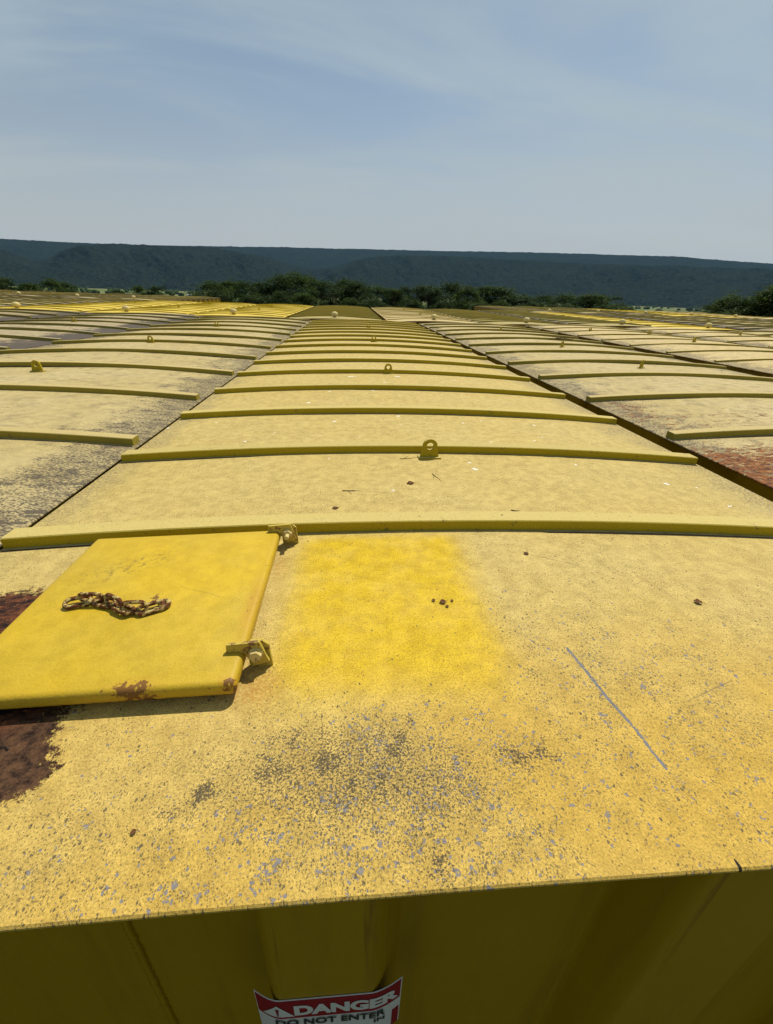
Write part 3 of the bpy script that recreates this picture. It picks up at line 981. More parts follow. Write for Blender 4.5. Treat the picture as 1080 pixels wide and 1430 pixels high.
def container(loc, label, ribs, col, grime, lugs, roof='roof', ribm='rib', vent=None, rz=0.0, main=False, lugrot=0.0, seed=0):
    rnd = random.Random(seed)
    root = empty('storage_container', (loc[0], loc[1], GROUND + loc[2]), rz)
    tag(root, label, 'container', GRP)
    ro = link('roof', ME[roof], root)
    ro.color = (*col, grime)
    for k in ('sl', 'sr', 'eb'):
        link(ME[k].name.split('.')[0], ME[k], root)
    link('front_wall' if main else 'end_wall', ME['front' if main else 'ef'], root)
    for y in ribs:
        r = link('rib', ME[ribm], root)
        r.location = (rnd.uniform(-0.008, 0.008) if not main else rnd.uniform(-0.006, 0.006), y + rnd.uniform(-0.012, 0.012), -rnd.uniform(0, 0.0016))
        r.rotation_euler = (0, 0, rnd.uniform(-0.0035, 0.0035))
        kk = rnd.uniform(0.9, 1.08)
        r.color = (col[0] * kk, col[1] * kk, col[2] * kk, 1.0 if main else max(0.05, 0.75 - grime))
    for (lx, ly) in lugs:
        o = link('lifting_lug', ME['lug'], root)
        o.location = (lx, ly, zr(lx) + 0.001)
        o.rotation_euler = (0, 0, lugrot + rnd.uniform(-0.12, 0.12))
        o.color = (*col, 1)
    if vent:
        o = link('vent_cap', ME['vent'], root)
        o.location = (vent[0], vent[1], zr(vent[0]))
        o.color = (*col, 1)
    return root


C_TAN = (0.45, 0.35, 0.145)
C_PALE = (0.53, 0.40, 0.165)
C_OLIVE = (0.36, 0.285, 0.080)
C_BROWN = (0.27, 0.205, 0.095)
C_GREY = (0.37, 0.295, 0.165)
C_YEL = (0.66, 0.47, 0.035)
CX = 0.315
YF = 0.258


def ribs_at(first, step, end=LEN - 0.2):
    out = []
    y = first
    while y < end:
        out.append(y); y += step
    return out


# the container under the camera
MAIN = container((CX, YF, 0), 'nearest yellow container with a chained hatch, fresh paint patch and danger sign', ribs_at(0.862, 0.71), (0.51, 0.40, 0.135), 0.2,
                 [(0.013, 1.515), (0.0, 3.70), (0.0, 6.45), (0.02, 9.2)], roof='roof_main', main=True, seed=1)
NTH = ['', 'first', 'second', 'third', 'fourth', 'fifth', 'sixth', 'seventh', 'eighth', 'ninth']

row1 = {
    -1: ('tan container with black lichen edge, butted against left side of the hatch container', (-2.288, 0.062, 0.010), ribs_at(0.99, 0.965), C_TAN, 0.45, [(-0.11, 3.62), (-0.11, 5.75), (-0.1, 8.6)], 'roof', 'rib'),
    1: ('tan container with rust patches across a narrow gap right of the hatch container', (3.04, 0.28, 0.0), ribs_at(1.02, 0.93), C_TAN, 0.42, [(0.0, 4.35), (0.02, 6.35), (0.05, 9.4)], 'roof_rust', 'rib'),
    -2: ('grime streaked grey tan container in the front row, second left of the hatch container', (-4.98, 0.9, 0.0), ribs_at(0.55, 0.96), C_GREY, 1.0, [(0.0, 4.3), (0.0, 8.1)], 'roof', 'rib'),
    -3: ('grime streaked brownish container in the front row, third left of the hatch container', (-7.70, 0.5, 0.02), ribs_at(0.6, 0.9), C_BROWN, 0.9, [(0.0, 4.0), (0.0, 8.0)], 'roof', 'rib'),
    -4: ('tan brown container in the front row, fourth left of the hatch container', (-10.42, 0.4, 0.0), ribs_at(0.6, 0.9), C_GREY, 0.8, [(0.0, 4.0), (0.0, 8.0)], 'roof', 'rib'),
    2: ('pale sandy container with low ribs, second right of the hatch container', (5.78, 0.1, 0.03), ribs_at(0.7, 0.92), C_PALE, 0.42, [(-0.5, 4.9), (0.55, 5.7), (0.1, 7.6), (0.5, 9.5), (-0.6, 9.9)], 'roof', 'low'),
    3: ('pale sandy container with low ribs, third right of the hatch container', (8.50, 0.2, 0.03), ribs_at(0.8, 0.94), C_PALE, 0.5, [(-0.4, 6.3), (0.4, 8.0), (0.0, 9.6)], 'roof', 'low'),
    4: ('tan container in the front row, fourth right of the hatch container', (11.22, 0.3, 0.0), ribs_at(0.8, 0.9), C_TAN, 0.4, [(0.0, 6.0), (0.0, 9.0)], 'roof', 'rib'),
    5: ('tan brown container in the front row, fifth right of the hatch container', (13.94, 0.3, 0.0), ribs_at(0.8, 0.9), C_BROWN, 0.5, [(0.0, 6.0), (0.0, 9.0)], 'roof', 'rib'),
}
for k, (lab, loc, rb, c, gr, lg, rf, rm) in row1.items():
    container(loc, lab, rb, c, gr, lg, rf, rm, seed=10 + k, lugrot=0.0 if k < 0 else (0.75 if k == 1 else 0.3))

row2c = {-1: ('bright yellow', C_YEL, 0.05, 'low'), -2: ('bright yellow', C_YEL, 0.1, 'low'), -3: ('bright yellow', C_YEL, 0.08, 'low'), 0: ('olive tan', C_OLIVE, 0.3, 'rib'),
         1: ('pale sandy', C_PALE, 0.1, 'low'), 2: ('olive tan', C_OLIVE, 0.4, 'rib'), 3: ('olive brown', C_OLIVE, 0.6, 'rib'), 4: ('bright yellow', C_YEL, 0.15, 'low'),
         5: ('brown', C_BROWN, 0.8, 'rib'), 6: ('tan', C_TAN, 0.6, 'rib'), 7: ('brown', C_BROWN, 0.8, 'rib'), -4: ('tan', C_TAN, 0.7, 'rib'), -5: ('brown', C_BROWN, 0.8, 'rib'),
         -6: ('grey tan', C_GREY, 0.8, 'rib'), -7: ('brown', C_BROWN, 0.8, 'rib'), 8: ('grey tan', C_GREY, 0.8, 'rib')}
for k, (cn, c, gr, rm) in row2c.items():
    if k == 0: lab = f'{cn} container in the second row, straight behind the far end of the hatch container'
    else: lab = f'{cn} second row container, {NTH[abs(k)]} {"left" if k < 0 else "right"} of the olive one behind the hatch container'
    rr_ = random.Random(50 + k)
    container((-0.44 + 2.73 * k, 12.75 + rr_.uniform(-0.12, 0.12), rr_.uniform(-0.02, 0.02)), lab, ribs_at(0.9 + rr_.random() * 0.3, 0.78 if rm == 'rib' else 0.95), c, gr,
              [(rr_.uniform(-0.1, 0.1), 3.5 + rr_.random()), (rr_.uniform(-0.1, 0.1), 7.5 + rr_.random())], 'roof', rm, vent=(rr_.uniform(-0.06, 0.06), 0.5), seed=60 + k)
names3 = {}
for side, ks in ((-1, range(4, 11)), (1, range(4, 12))):
    for q, k in enumerate(ks):
        rr_ = random.Random(80 + k * side)
        cn, c = rr_.choice([('brown', C_BROWN), ('olive', C_OLIVE), ('tan', C_TAN), ('grey tan', C_GREY)])
        rm = 'rib'
        if side == 1 and k in (7, 8): cn, c, rm = 'yellow', C_YEL, 'low'
        if side == 1 and k in (9, 10, 11): cn, c, rm = 'pale sandy', C_PALE, 'low'
        od = ['first', 'second', 'third', 'fourth', 'fifth', 'sixth', 'seventh', 'eighth'][q]
        lab = f'{cn} container in the farthest row, {od} one outward on the {"left" if side < 0 else "right"} by the trees'
        container((-0.1 + 2.73 * k * side, 25.2 + rr_.uniform(-0.15, 0.15), rr_.uniform(-0.02, 0.03)), lab, ribs_at(0.9, 0.8), c, 0.7 if rm == 'rib' else 0.1,
                  [(0.0, 4.0), (0.0, 8.0)], 'roof', rm, vent=(0.0, 0.5), seed=90 + k * side)

# weld seam on the near wall
mb = MB()
rnd = random.Random(4)
mb.tube([(-0.662 + rnd.uniform(-.001, .001), 0.006 + CD - 0.0005, 2.622 - 0.008 * i) for i in range(110)], [0.0042 + 0.0022 * (i % 2) + rnd.uniform(0, 0.0012) for i in range(110)], 6)
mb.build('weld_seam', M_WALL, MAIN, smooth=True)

# ------------------------------------------------------------------ hatch on the near container
HX, HY, HZ = -0.7565, 0.5535, 2.676
hatch_w, hatch_l, hatch_t = 0.487, 0.535, 0.030
slope = -0.0448


def rounded_box(name, sx, sy, z0, z1, bev, mat, segs=4, nsub=10, dish=0.0):
    bm = bmesh.new()
    bmesh.ops.create_cube(bm, size=1)
    for v in bm.verts:
        v.co = Vector((v.co.x * sx, v.co.y * sy, z0 + (v.co.z + 0.5) * (z1 - z0)))
    bmesh.ops.bevel(bm, geom=list(bm.edges), offset=bev, segments=segs, profile=0.5, affect='EDGES')
    me = bpy.data.meshes.new(name)
    bm.to_mesh(me); bm.free()
    me.polygons.foreach_set('use_smooth', [True] * len(me.polygons))
    me.materials.append(mat)
    return me


hatch = link('hatch', rounded_box('hatch', hatch_w, hatch_l, -hatch_t, 0.0, 0.0105, M_HATCH), MAIN)
hatch.location = (HX, HY, HZ)
hatch.rotation_euler = (0, slope, 0)
hatch['label'] = 'bright yellow repainted square hatch cover'
mb = MB()
mb.box(-0.222, 0.222, -0.246, 0.246, -0.060, -hatch_t + 0.003)
mb.build('hatch_rim', M_WALL, hatch)


def hinge(y, far):
    mb = MB()
    ox = hatch_w / 2
    out = [(-0.030, 0.0005), (-0.028, 0.018), (0.031, 0.021), (0.043, -0.026), (0.015, -0.034), (0.0035, -0.010), (0.0025, -0.003), (-0.004, 0.0005)]
    mb.prism(out, (ox, y, 0.0), 0.006)
    p = mb.build('hinge_plate', M_HINGE, hatch)
    # second leaf welded to the roof, right behind
    mb = MB()
    mb.prism([(0.004, -0.045), (0.004, 0.008), (0.012, 0.016), (0.034, 0.016), (0.044, 0.006), (0.046, -0.047)], (ox, y + 0.0095, 0), 0.006)
    mb.build('hinge_plate', M_HINGE, hatch)
    mb = MB()
    c = Vector((ox + 0.022, y, -0.005))
    hexr = [(0.0115 * cos(k * pi / 3 + 0.2), 0.0115 * sin(k * pi / 3 + 0.2)) for k in range(6)]
    mb.prism([(0.0135 * cos(k * pi / 8), 0.0135 * sin(k * pi / 8)) for k in range(16)], (c.x, y - 0.002, c.z), 0.0018)
    mb.prism(hexr, (c.x, y - 0.0105, c.z), 0.0085)
    if far:
        mb.tube([(c.x, y - 0.009, c.z), (c.x, y - 0.030, c.z)], 0.0058, 12)
    mb.tube([(c.x, y + 0.004, c.z), (c.x, y + 0.03, c.z)], 0.006, 12)
    mb.build('hinge_bolt', M_BOLT, hatch)


hinge(-0.196, False)
hinge(0.252, True)

# chain eye welded on the hatch
mb = MB()
ex, ey = 0.040, -0.060
arc = [(ex + 0.017 * cos(a) + 0.004, ey + 0.010 + 0.014 * sin(a), 0.0045 + 0.003 * max(0, cos(a))) for a in [RD(-115 + 230 * k / 16) for k in range(17)]]
mb.tube(arc, 0.0048, 8)
mb.build('chain_eye', M_CHAIN, hatch, smooth=True)

# ------------------------------------------------------------------ chain lying on the hatch
hm = Matrix.Translation((CX, YF, GROUND)) @ Matrix.Translation((HX, HY, HZ)) @ Matrix.Rotation(slope, 4, 'Y')


def link_mesh():
    mb = MB()
    L, W, r = 0.0265, 0.0110, 0.0045
    pts = []
    for k in range(9):
        a = -pi / 2 + pi * k / 8
        pts.append((L / 2 + W * cos(a), W * sin(a), 0))
    for k in range(9):
        a = pi / 2 + pi * k / 8
        pts.append((-L / 2 + W * cos(a), W * sin(a), 0))
    mb.tube(pts, r, 8, closed=True)
    return mb.mesh('chain_link', M_CHAIN, smooth=True)


LM = link_mesh()
path = [Vector(p) for p in [(-0.146, -0.031, 0), (-0.108, -0.022, 0), (-0.070, -0.032, 0), (-0.040, -0.050, 0), (-0.010, -0.068, 0), (0.014, -0.068, 0), (0.042, -0.055, 0)]]
cum = [0]
for a, b in zip(path, path[1:]): cum.append(cum[-1] + (b - a).length)


def at_path(s):
    s = max(0, min(cum[-1] - 1e-6, s))
    for i in range(len(path) - 1):
        if s <= cum[i + 1]:
            t = (s - cum[i]) / (cum[i + 1] - cum[i])
            return path[i].lerp(path[i + 1], t)
    return path[-1]


ch = empty('chain', hm @ Vector((-0.05, -0.045, 0.0)))
tag(ch, 'short rusty chain with flaking cream paint lying on the yellow hatch', 'chain')
pitch = 0.0305
nlk = round(cum[-1] / pitch)
pitch = cum[-1] / nlk
chi = Matrix.Translation(hm @ Vector((-0.05, -0.045, 0.0))).inverted()
rnd = random.Random(12)
for i in range(nlk):
    a = at_path(i * pitch); b = at_path(i * pitch + pitch)
    c = (a + b) / 2
    ang = math.atan2(b.y - a.y, b.x - a.x)
    roll = (RD(14) if i % 2 == 0 else RD(72)) * (1 if rnd.random() < 0.6 else -1) + rnd.uniform(-0.15, 0.15)
    z = 0.0052 + abs(sin(roll)) * 0.0110
    o = link('chain_link', LM, ch)
    o.matrix_local = chi @ hm @ Matrix.Translation((c.x, c.y, z)) @ Matrix.Rotation(ang, 4, 'Z') @ Matrix.Rotation(roll, 4, 'X')

# ------------------------------------------------------------------ danger sign on the corrugated wall
M_RED = mat_simple('sign_red', (0.21, 0.006, 0.014), (0.17, 0.005, 0.012), 20, 0.4, 0)  # red, and the white below, darkened to carry the shade on the wall
M_WHITE = mat_simple('sign_white', (0.50, 0.49, 0.46), (0.44, 0.43, 0.40), 20, 0.4, 0)
M_INK = mat_simple('sign_black', (0.02, 0.02, 0.02), (0.025, 0.025, 0.025), 20, 0.4, 0)
SX0, SX1 = -0.462, -0.2445
STOP = 2.6 - 0.241 + 0.0
SHGT = 0.165


def sign_y(x):
    """the stiff sign bends less than the wall under it"""
    return 0.006 + (wall_y(x) - 0.006) * 0.19


# arc length along the sign's bend
sxs = [SX0 - 0.02 + (SX1 - SX0 + 0.04) * i / 400 for i in range(401)]
sarc = [0]
for a, b in zip(sxs, sxs[1:]): sarc.append(sarc[-1] + math.hypot(b - a, sign_y(b) - sign_y(a)))
s0 = np.interp(SX0, sxs, sarc); s1 = np.interp(SX1, sxs, sarc)
SWID = s1 - s0


def on_wall(s, d, off):
    x = float(np.interp(s0 + s, sarc, sxs))
    e = 1e-3
    ty = (sign_y(x + e) - sign_y(x - e)) / (2 * e)
    nrm = Vector((ty, -1, 0)).normalized()
    return Vector((x, sign_y(x), STOP - d)) + nrm * off


sign = empty('warning_sign', (CX + (SX0 + SX1) / 2, YF + 0.006, GROUND + STOP - SHGT))
tag(sign, 'red and white danger sign bent over a rib of the shaded yellow wall', 'sign')
sgo = Vector(((SX0 + SX1) / 2, 0.006, STOP - SHGT))


def sheet(name, sa, sb, da, db, off, mat, n=60):
    mb = MB()
    v = [on_wall(sa + (sb - sa) * i / n, da, off) - sgo for i in range(n + 1)] + [on_wall(sa + (sb - sa) * i / n, db, off) - sgo for i in range(n + 1)]
    w = [on_wall(sa + (sb - sa) * i / n, da, off - 0.0009) - sgo for i in range(n + 1)] + [on_wall(sa + (sb - sa) * i / n, db, off - 0.0009) - sgo for i in range(n + 1)]
    q = n + 1
    f = [(i, q + i, q + i + 1, i + 1) for i in range(n)]
    mb.add(v, f)
    mb.add(v + w, [(i, i + 1, 2 * q + i + 1, 2 * q + i) for i in range(n)] + [(q + i, 3 * q + i, 3 * q + i + 1, q + i + 1) for i in range(n)] + [(0, 2 * q, 3 * q, q), (n, q + n, 3 * q + n, 2 * q + n)])
    return mb.build(name, mat, sign, smooth=False)


sheet('backing_panel', 0, SWID, 0, SHGT, 0.0016, M_WHITE)
sheet('header_band', 0.0025, SWID - 0.0025, 0.0022, 0.064, 0.0024, M_RED)
sheet('footer_band', SWID - 0.014, SWID - 0.0025, 0.100, SHGT - 0.003, 0.0024, M_RED, 12)


def wrap_text(name, body, s_a, s_b, d_top, d_bot, mat, bold, off=0.0031):
    cu = bpy.data.curves.new(name, 'FONT')
    cu.body = body
    cu.offset = bold
    cu.resolution_u = 4
    to = bpy.data.objects.new(name, cu)
    COL.objects.link(to)
    dg = bpy.context.evaluated_depsgraph_get()
    me = bpy.data.meshes.new_from_object(to.evaluated_get(dg))
    bpy.data.objects.remove(to)
    bm = bmesh.new(); bm.from_mesh(me)
    for _ in range(2):
        bmesh.ops.subdivide_edges(bm, edges=[e for e in bm.edges if e.calc_length() > 0.12], cuts=1)
    bmesh.ops.triangulate(bm, faces=bm.faces)
    xs = [v.co.x for v in bm.verts]; ys = [v.co.y for v in bm.verts]
    x0, x1, y0, y1 = min(xs), max(xs), min(ys), max(ys)
    for v in bm.verts:
        s = s_a + (v.co.x - x0) / (x1 - x0) * (s_b - s_a)
        d = d_bot + (v.co.y - y0) / (y1 - y0) * (d_top - d_bot)
        v.co = on_wall(s, d, off) - sgo
    bm.to_mesh(me); bm.free()
    me.materials.clear(); me.materials.append(mat)
    return link(name, me, sign)


def wrap_poly(name, pts, mat, off):
    """filled outline given in sign coordinates, cut fine so that it follows the bend"""
    bm = bmesh.new()
    vs = [bm.verts.new((p[0], p[1], 0)) for p in pts]
    bm.faces.new(vs)
    for _ in range(3):
        bmesh.ops.triangulate(bm, faces=bm.faces)
        bmesh.ops.subdivide_edges(bm, edges=[e for e in bm.edges if e.calc_length() > 0.006], cuts=1)
    bmesh.ops.triangulate(bm, faces=bm.faces)
    for v in bm.verts:
        v.co = on_wall(v.co.x, v.co.y, off) - sgo
    me = bpy.data.meshes.new(name)
    bm.to_mesh(me); bm.free()
    me.materials.append(mat)
    return link(name, me, sign)


wrap_text('lettering', 'DANGER', 0.060, SWID - 0.006, 0.017, 0.053, M_WHITE, 0.055)
wrap_text('lettering', 'DO NOT ENTER', 0.030, SWID - 0.026, 0.070, 0.092, M_INK, 0.03)
wrap_text('lettering', 'IN', SWID - 0.044, SWID - 0.027, 0.099, 0.112, M_INK, 0.03)
wrap_poly('alert_triangle', [(0.012, 0.055), (0.036, 0.014), (0.060, 0.055)], M_WHITE, 0.0031)
wrap_poly('exclamation_mark', [(0.0335, 0.026), (0.0385, 0.026), (0.0372, 0.043), (0.0348, 0.043)], M_RED, 0.0038)
wrap_poly('exclamation_dot', [(0.0345, 0.0455), (0.0375, 0.0455), (0.0375, 0.0495), (0.0345, 0.0495)], M_RED, 0.0038)

# ------------------------------------------------------------------ litter on the roofs
def leaf_obj(label, x, y, size, rz, seed, cont=(CX, YF, 0.0)):
    rnd = random.Random(seed)
    mb = MB()
    n = 7
    v = []
    for i in range(n):
        t = i / (n - 1)
        w = size * 0.42 * sin(pi * min(1, t * 0.97 + 0.015)) * (0.8 + 0.4 * rnd.random())
        zz = size * (0.09 * sin(pi * t) + 0.03 * rnd.random())
        v += [(size * (t - 0.5), w, zz + size * 0.12 * rnd.random()), (size * (t - 0.5), 0, zz * 0.5), (size * (t - 0.5), -w, zz + size * 0.09 * rnd.random())]
    f = []
    for i in range(n - 1):
        f += [(3 * i, 3 * i + 1, 3 * i + 4, 3 * i + 3), (3 * i + 1, 3 * i + 2, 3 * i + 5, 3 * i + 4)]
    mb.add(v, f)
    mb.tube([(size * 0.48, 0, 0.001), (size * 0.75, size * 0.1, 0.002)], size * 0.02, 5)
    o = mb.build('dry_leaf', M_LEAF, None, fixn=False)
    o.location = (cont[0] + x, cont[1] + y, GROUND + cont[2] + zr(x) + 0.0022)
    o.rotation_euler = (0, 0, rz)
    tag(o, label, 'leaf', 'dry leaves fallen on the roofs')
    return o


def twig_obj(label, x, y, length, rz, seed, cont=(CX, YF, 0.0), forks=1, thick=0.0018, spread=0.0):
    rnd = random.Random(seed)
    mb = MB()

    def stick(p, a, L, r):
        pts = [Vector(p)]
        for i in range(5):
            a += rnd.uniform(-0.2, 0.2)
            pts.append(pts[-1] + Vector((cos(a), sin(a), rnd.uniform(-0.04, 0.12 * (spread > 0)))) * L / 5)
        mb.tube(pts, [r * (1 - 0.12 * i) for i in range(6)], 5)
        return pts
    main = stick((-length / 2, 0, thick), 0, length, thick)
    for k in range(forks):
        q = rnd.choice(main[1:4])
        stick(tuple(q), rnd.uniform(-1.2, 1.2), length * rnd.uniform(0.25, 0.5 + spread), thick * 0.7)
    o = mb.build('twig', M_TWIG, None, smooth=True)
    o.location = (cont[0] + x, cont[1] + y, GROUND + cont[2] + zr(x) + 0.001)
    o.rotation_euler = (0, 0, rz)
    tag(o, label, 'twig', 'twigs fallen on the roofs')
    return o


leaf_obj('crumpled brown leaf lying on the fresh yellow paint patch', -0.112, 0.533, 0.017, 0.3, 1)
leaf_obj('tiny brown leaf crumb just left of the leaf on the paint patch', -0.132, 0.541, 0.010, 1.3, 2)
leaf_obj('brown leaf lying left of and below the nearest central lifting lug', -0.103, 1.227, 0.028, 0.1, 3)
leaf_obj('small brown leaf right of the paint patch near the first rib', 0.156, 0.735, 0.015, 2.2, 4)
leaf_obj('reddish brown leaf on bare tan roof far right of the paint patch', 0.497, 0.522, 0.019, -0.6, 5)
leaf_obj('small brown leaf near the roof front edge, lower left', -0.6, 0.089, 0.008, 0.4, 6)
leaf_obj('small brown leaf close to the third rib of the hatch container', -0.37, 1.03, 0.022, 0.4, 8)
leaf_obj('tiny leaf crumb just below the leaf on the paint patch', -0.105, 0.518, 0.009, 2.0, 21)
leaf_obj('tiny leaf crumb just right of the leaf on the paint patch', -0.090, 0.537, 0.008, 0.9, 22)
twig_obj('short twig below the nearest central lifting lug', 0.010, 1.282, 0.085, -1.2, 7)
twig_obj('small twig lying on the first rib right of centre', 0.23, 0.99, 0.06, -0.5, 9)
twig_obj('thin twig beside the left foot of the nearest lifting lug', -0.07, 1.50, 0.09, 0.15, 10)
twig_obj('long thin twig lying left of the nearest lifting lug', -0.30, 1.165, 0.10, -0.05, 11, forks=2)
twig_obj('clump of brown twigs on the rusty container right of the gap', 0.42, 7.62, 0.42, 0.2, 13, (3.04, 0.28, 0), 14, 0.009, 0.5)
twig_obj('dark clump of twigs on the pale container second right of the hatch container', 0.42, 6.25, 0.34, 0.1, 14, (5.78, 0.1, 0.03), 12, 0.009, 0.5)

# ------------------------------------------------------------------ trees
def mat_leaves(name, a, b):
    g = G(name)
    off = g.m('MULTIPLY', g.info('Random'), 50.0)
    v = g.vm('ADD', g.obj(), g.comb(off, off, off))
    n1 = g.noise(v, 1.1, 3, 0.6)
    n2 = g.noise(v, 9, 2, 0.6)
    col = g.mix(g.sm(n1, 0.3, 0.7), a, b)
    col = g.mix(1.0, col, g.comb(*[g.sm(n2, 0.2, 0.8, 0.6, 1.4)] * 3), 'MULTIPLY')
    tr = g.n('ShaderNodeBsdfTranslucent')
    g.put(tr.inputs[0], g.mix(1.0, col, (1.0, 1.15, 0.5), 'MULTIPLY'))
    ms = g.n('ShaderNodeMixShader')
    ms.inputs[0].default_value = 0.28
    g.fin(col, 0.7, 0.06)
    out = g.nt.nodes['Material Output']
    g.nt.links.new(g.bsdf.outputs[0], ms.inputs[1])
    g.nt.links.new(tr.outputs[0], ms.inputs[2])
    g.nt.links.new(ms.outputs[0], out.inputs[0])
    return g.mat


M_L1 = mat_leaves('foliage_dark', (0.024, 0.042, 0.014), (0.052, 0.078, 0.026))
M_L2 = mat_leaves('foliage_mid', (0.030, 0.052, 0.013), (0.066, 0.095, 0.024))
M_BARK = mat_simple('bark', (0.085, 0.065, 0.045), (0.045, 0.035, 0.026), 8, 0.9, 0.5)


def tree_meshes(seed, h, w, mat, feather=False, nclump=78, per=120):
    rnd = random.Random(seed)
    tr = MB()
    tr.tube([(0, 0, -0.3), (0.05, 0.02, h * 0.25), (-0.03, 0.06, h * 0.55), (0.02, 0, h * 0.85)], [0.16, 0.12, 0.08, 0.03], 8)
    V, F = [], []
    clumps = []
    for i in range(nclump):
        t = rnd.random()
        z = h * (0.14 + 0.82 * t)
        prof = (sin(pi * min(1, (0.16 + 0.80 * t))) ** 0.7) if not feather else (1.05 - t) ** 0.75
        a = rnd.uniform(0, 2 * pi)
        rr_ = w / 2 * prof * (0.35 + 0.65 * rnd.random() ** 0.5) * (0.8 + 0.35 * sin(3 * a + seed))
        c = Vector((rr_ * cos(a), rr_ * sin(a), z))
        clumps.append((c, a))
        if i % 3 == 0:
            b = Vector((0, 0, max(0.2, z - rr_ * 0.7)))
            tr.tube([b, b.lerp(c, 0.5) + Vector((0, 0, 0.1)), c], [0.045, 0.03, 0.012], 5)
    # a few shoots that break the outline
    for i in range(nclump // 7):
        a = rnd.uniform(0, 2 * pi)
        c, _ = rnd.choice(clumps)
        clumps.append((c + Vector((cos(a) * 0.25, sin(a) * 0.25, 0.25 + 0.25 * rnd.random())), a))
    for c, a in clumps:
        cr = w * rnd.uniform(0.09, 0.16)
        n = int(per * rnd.uniform(0.5, 1.2))
        for k in range(n):
            d = Vector((rnd.gauss(0, 1), rnd.gauss(0, 1), rnd.gauss(0, 0.75)))
            d = d.normalized() * rnd.random() ** 0.45
            p = c + d * cr
            if feather:
                L, W_ = rnd.uniform(0.16, 0.36), rnd.uniform(0.035, 0.075)
                dr = Vector((cos(a + rnd.gauss(0, 0.7)), sin(a + rnd.gauss(0, 0.7)), rnd.gauss(0.0, 0.4))).normalized()
            else:
                L, W_ = rnd.uniform(0.12, 0.26), rnd.uniform(0.06, 0.13)
                dr = Vector((rnd.gauss(0, 1), rnd.gauss(0, 1), rnd.gauss(0, 0.6))).normalized()
            sd = dr.cross(Vector((rnd.gauss(0, 0.6), rnd.gauss(0, 0.6), 1))).normalized()
            o = len(V)
            V += [p - dr * L / 2, p + sd * W_ / 2, p + dr * L / 2, p - sd * W_ / 2]
            F.append((o, o + 1, o + 2, o + 3))
    cm = bpy.data.meshes.new('crown')
    cm.from_pydata([tuple(q) for q in V], [], F)
    cm.materials.append(mat)
    return tr.mesh('trunk', M_BARK, smooth=True), cm


TV = [tree_meshes(1, 5.2, 4.6, M_L1), tree_meshes(2, 5.2, 5.2, M_L2), tree_meshes(3, 5.2, 4.2, M_L1, nclump=60), tree_meshes(4, 5.2, 5.6, M_L1, nclump=80), tree_meshes(5, 5.2, 4.4, M_L2, nclump=64)]
TF = [tree_meshes(11, 4.6, 4.6, M_L2, True, 100, 130), tree_meshes(12, 4.6, 5.0, M_L1, True, 105, 130)]


def tree(x, y, top, var, label, width=1.0, rz=0.0, name='tree', group='trees beyond the containers'):
    gz = float(ground_z(np.array(math.hypot(x, y)))) - 0.02
    tm, cm = var
    hh = max(v.co.z for v in cm.vertices)
    s = (top - gz) / hh
    o = empty(name, (x, y, gz), rz)
    o.scale = (s * width, s * width, s)
    tag(o, label, 'tree', group)
    link('trunk', tm, o); link('crown', cm, o)
    return o


ORD = ['first', 'second', 'third', 'fourth', 'fifth', 'sixth', 'seventh', 'eighth', 'ninth', 'tenth', 'eleventh', 'twelfth', 'thirteenth', 'fourteenth', 'fifteenth',
       'sixteenth', 'seventeenth', 'eighteenth', 'nineteenth', 'twentieth', 'twenty-first', 'twenty-second', 'twenty-third']
line = [(-16.5, 59.8, .5), (-15.1, 62.2, .8), (-12.4, 58.7, .6), (-11.1, 65.1, .8), (-8.8, 63.4, 1.7), (-7.4, 65.6, 1.9), (-6.2, 69.7, 1.9), (-3.8, 59.9, 1.0), (-1.0, 66, 1.6), (.8, 62, 1.2), (3.5, 65.9, .7), (5.5, 63.8, .6),
        (7.8, 67.6, .8), (10, 63.2, 1.1), (13.5, 66.7, 1.6), (14.5, 60.3, .9), (17.6, 63.6, 1.3), (19.6, 63, 1.0), (23.4, 66, .4), (26.8, 66.8, .4), (27.8, 62.1, .5), (29.6, 59, .7), (33.3, 61.6, .5)]
rnd = random.Random(77)
for i, (x, y, t) in enumerate(line):
    t += 0.35 if i < 17 else 0.32
    low = t < 0.75
    tree(x, y, t, TV[(i * 3 + 1) % 5], f'{"low bushy" if low else "taller rounded"} dark green tree, {ORD[i]} from the left in the treeline behind the containers', rnd.uniform(1.5, 1.85) * (1.25 if i > 16 else 1.0), rnd.uniform(0, 6))
GAPS = ['leftmost', 'second', 'third', 'fourth', 'fifth', 'sixth', 'seventh', 'eighth', 'ninth', 'tenth', 'eleventh', 'twelfth', 'thirteenth', 'rightmost']
for i in range(14):
    q = i / 13
    x = -15.6 + 48.0 * q + rnd.uniform(-0.8, 0.8)
    tree(x, 55.5 + rnd.uniform(-1.2, 1.2), -0.25 + rnd.uniform(-0.2, 0.35) - 0.25 * q, TV[(i * 2 + 3) % 5], f'low leafy shrub in front of the treeline, {GAPS[i]} of the row', rnd.uniform(1.7, 2.2), rnd.uniform(0, 6), name='shrub', group='shrubs in front of the treeline')
for i, (x, y, t, lab) in enumerate([(-46.1, 65.4, .5, 'dark green tree at the left edge beyond the farthest containers'), (-44.1, 66.8, .5, 'wide dark tree beside the one at the left edge'),
                                    (-40.2, 64.5, .1, 'lower green tree in the left clump, third from the edge'), (-39.1, 67.5, .6, 'lighter green spiky tree in the left clump, fourth from the edge'),
                                    (-40.6, 73.5, .3, 'rightmost loose tree of the left clump by the valley gap')]):
    tree(x, y, t, TV[(i * 2) % 5], lab, rnd.uniform(1.4, 1.7), rnd.uniform(0, 6))
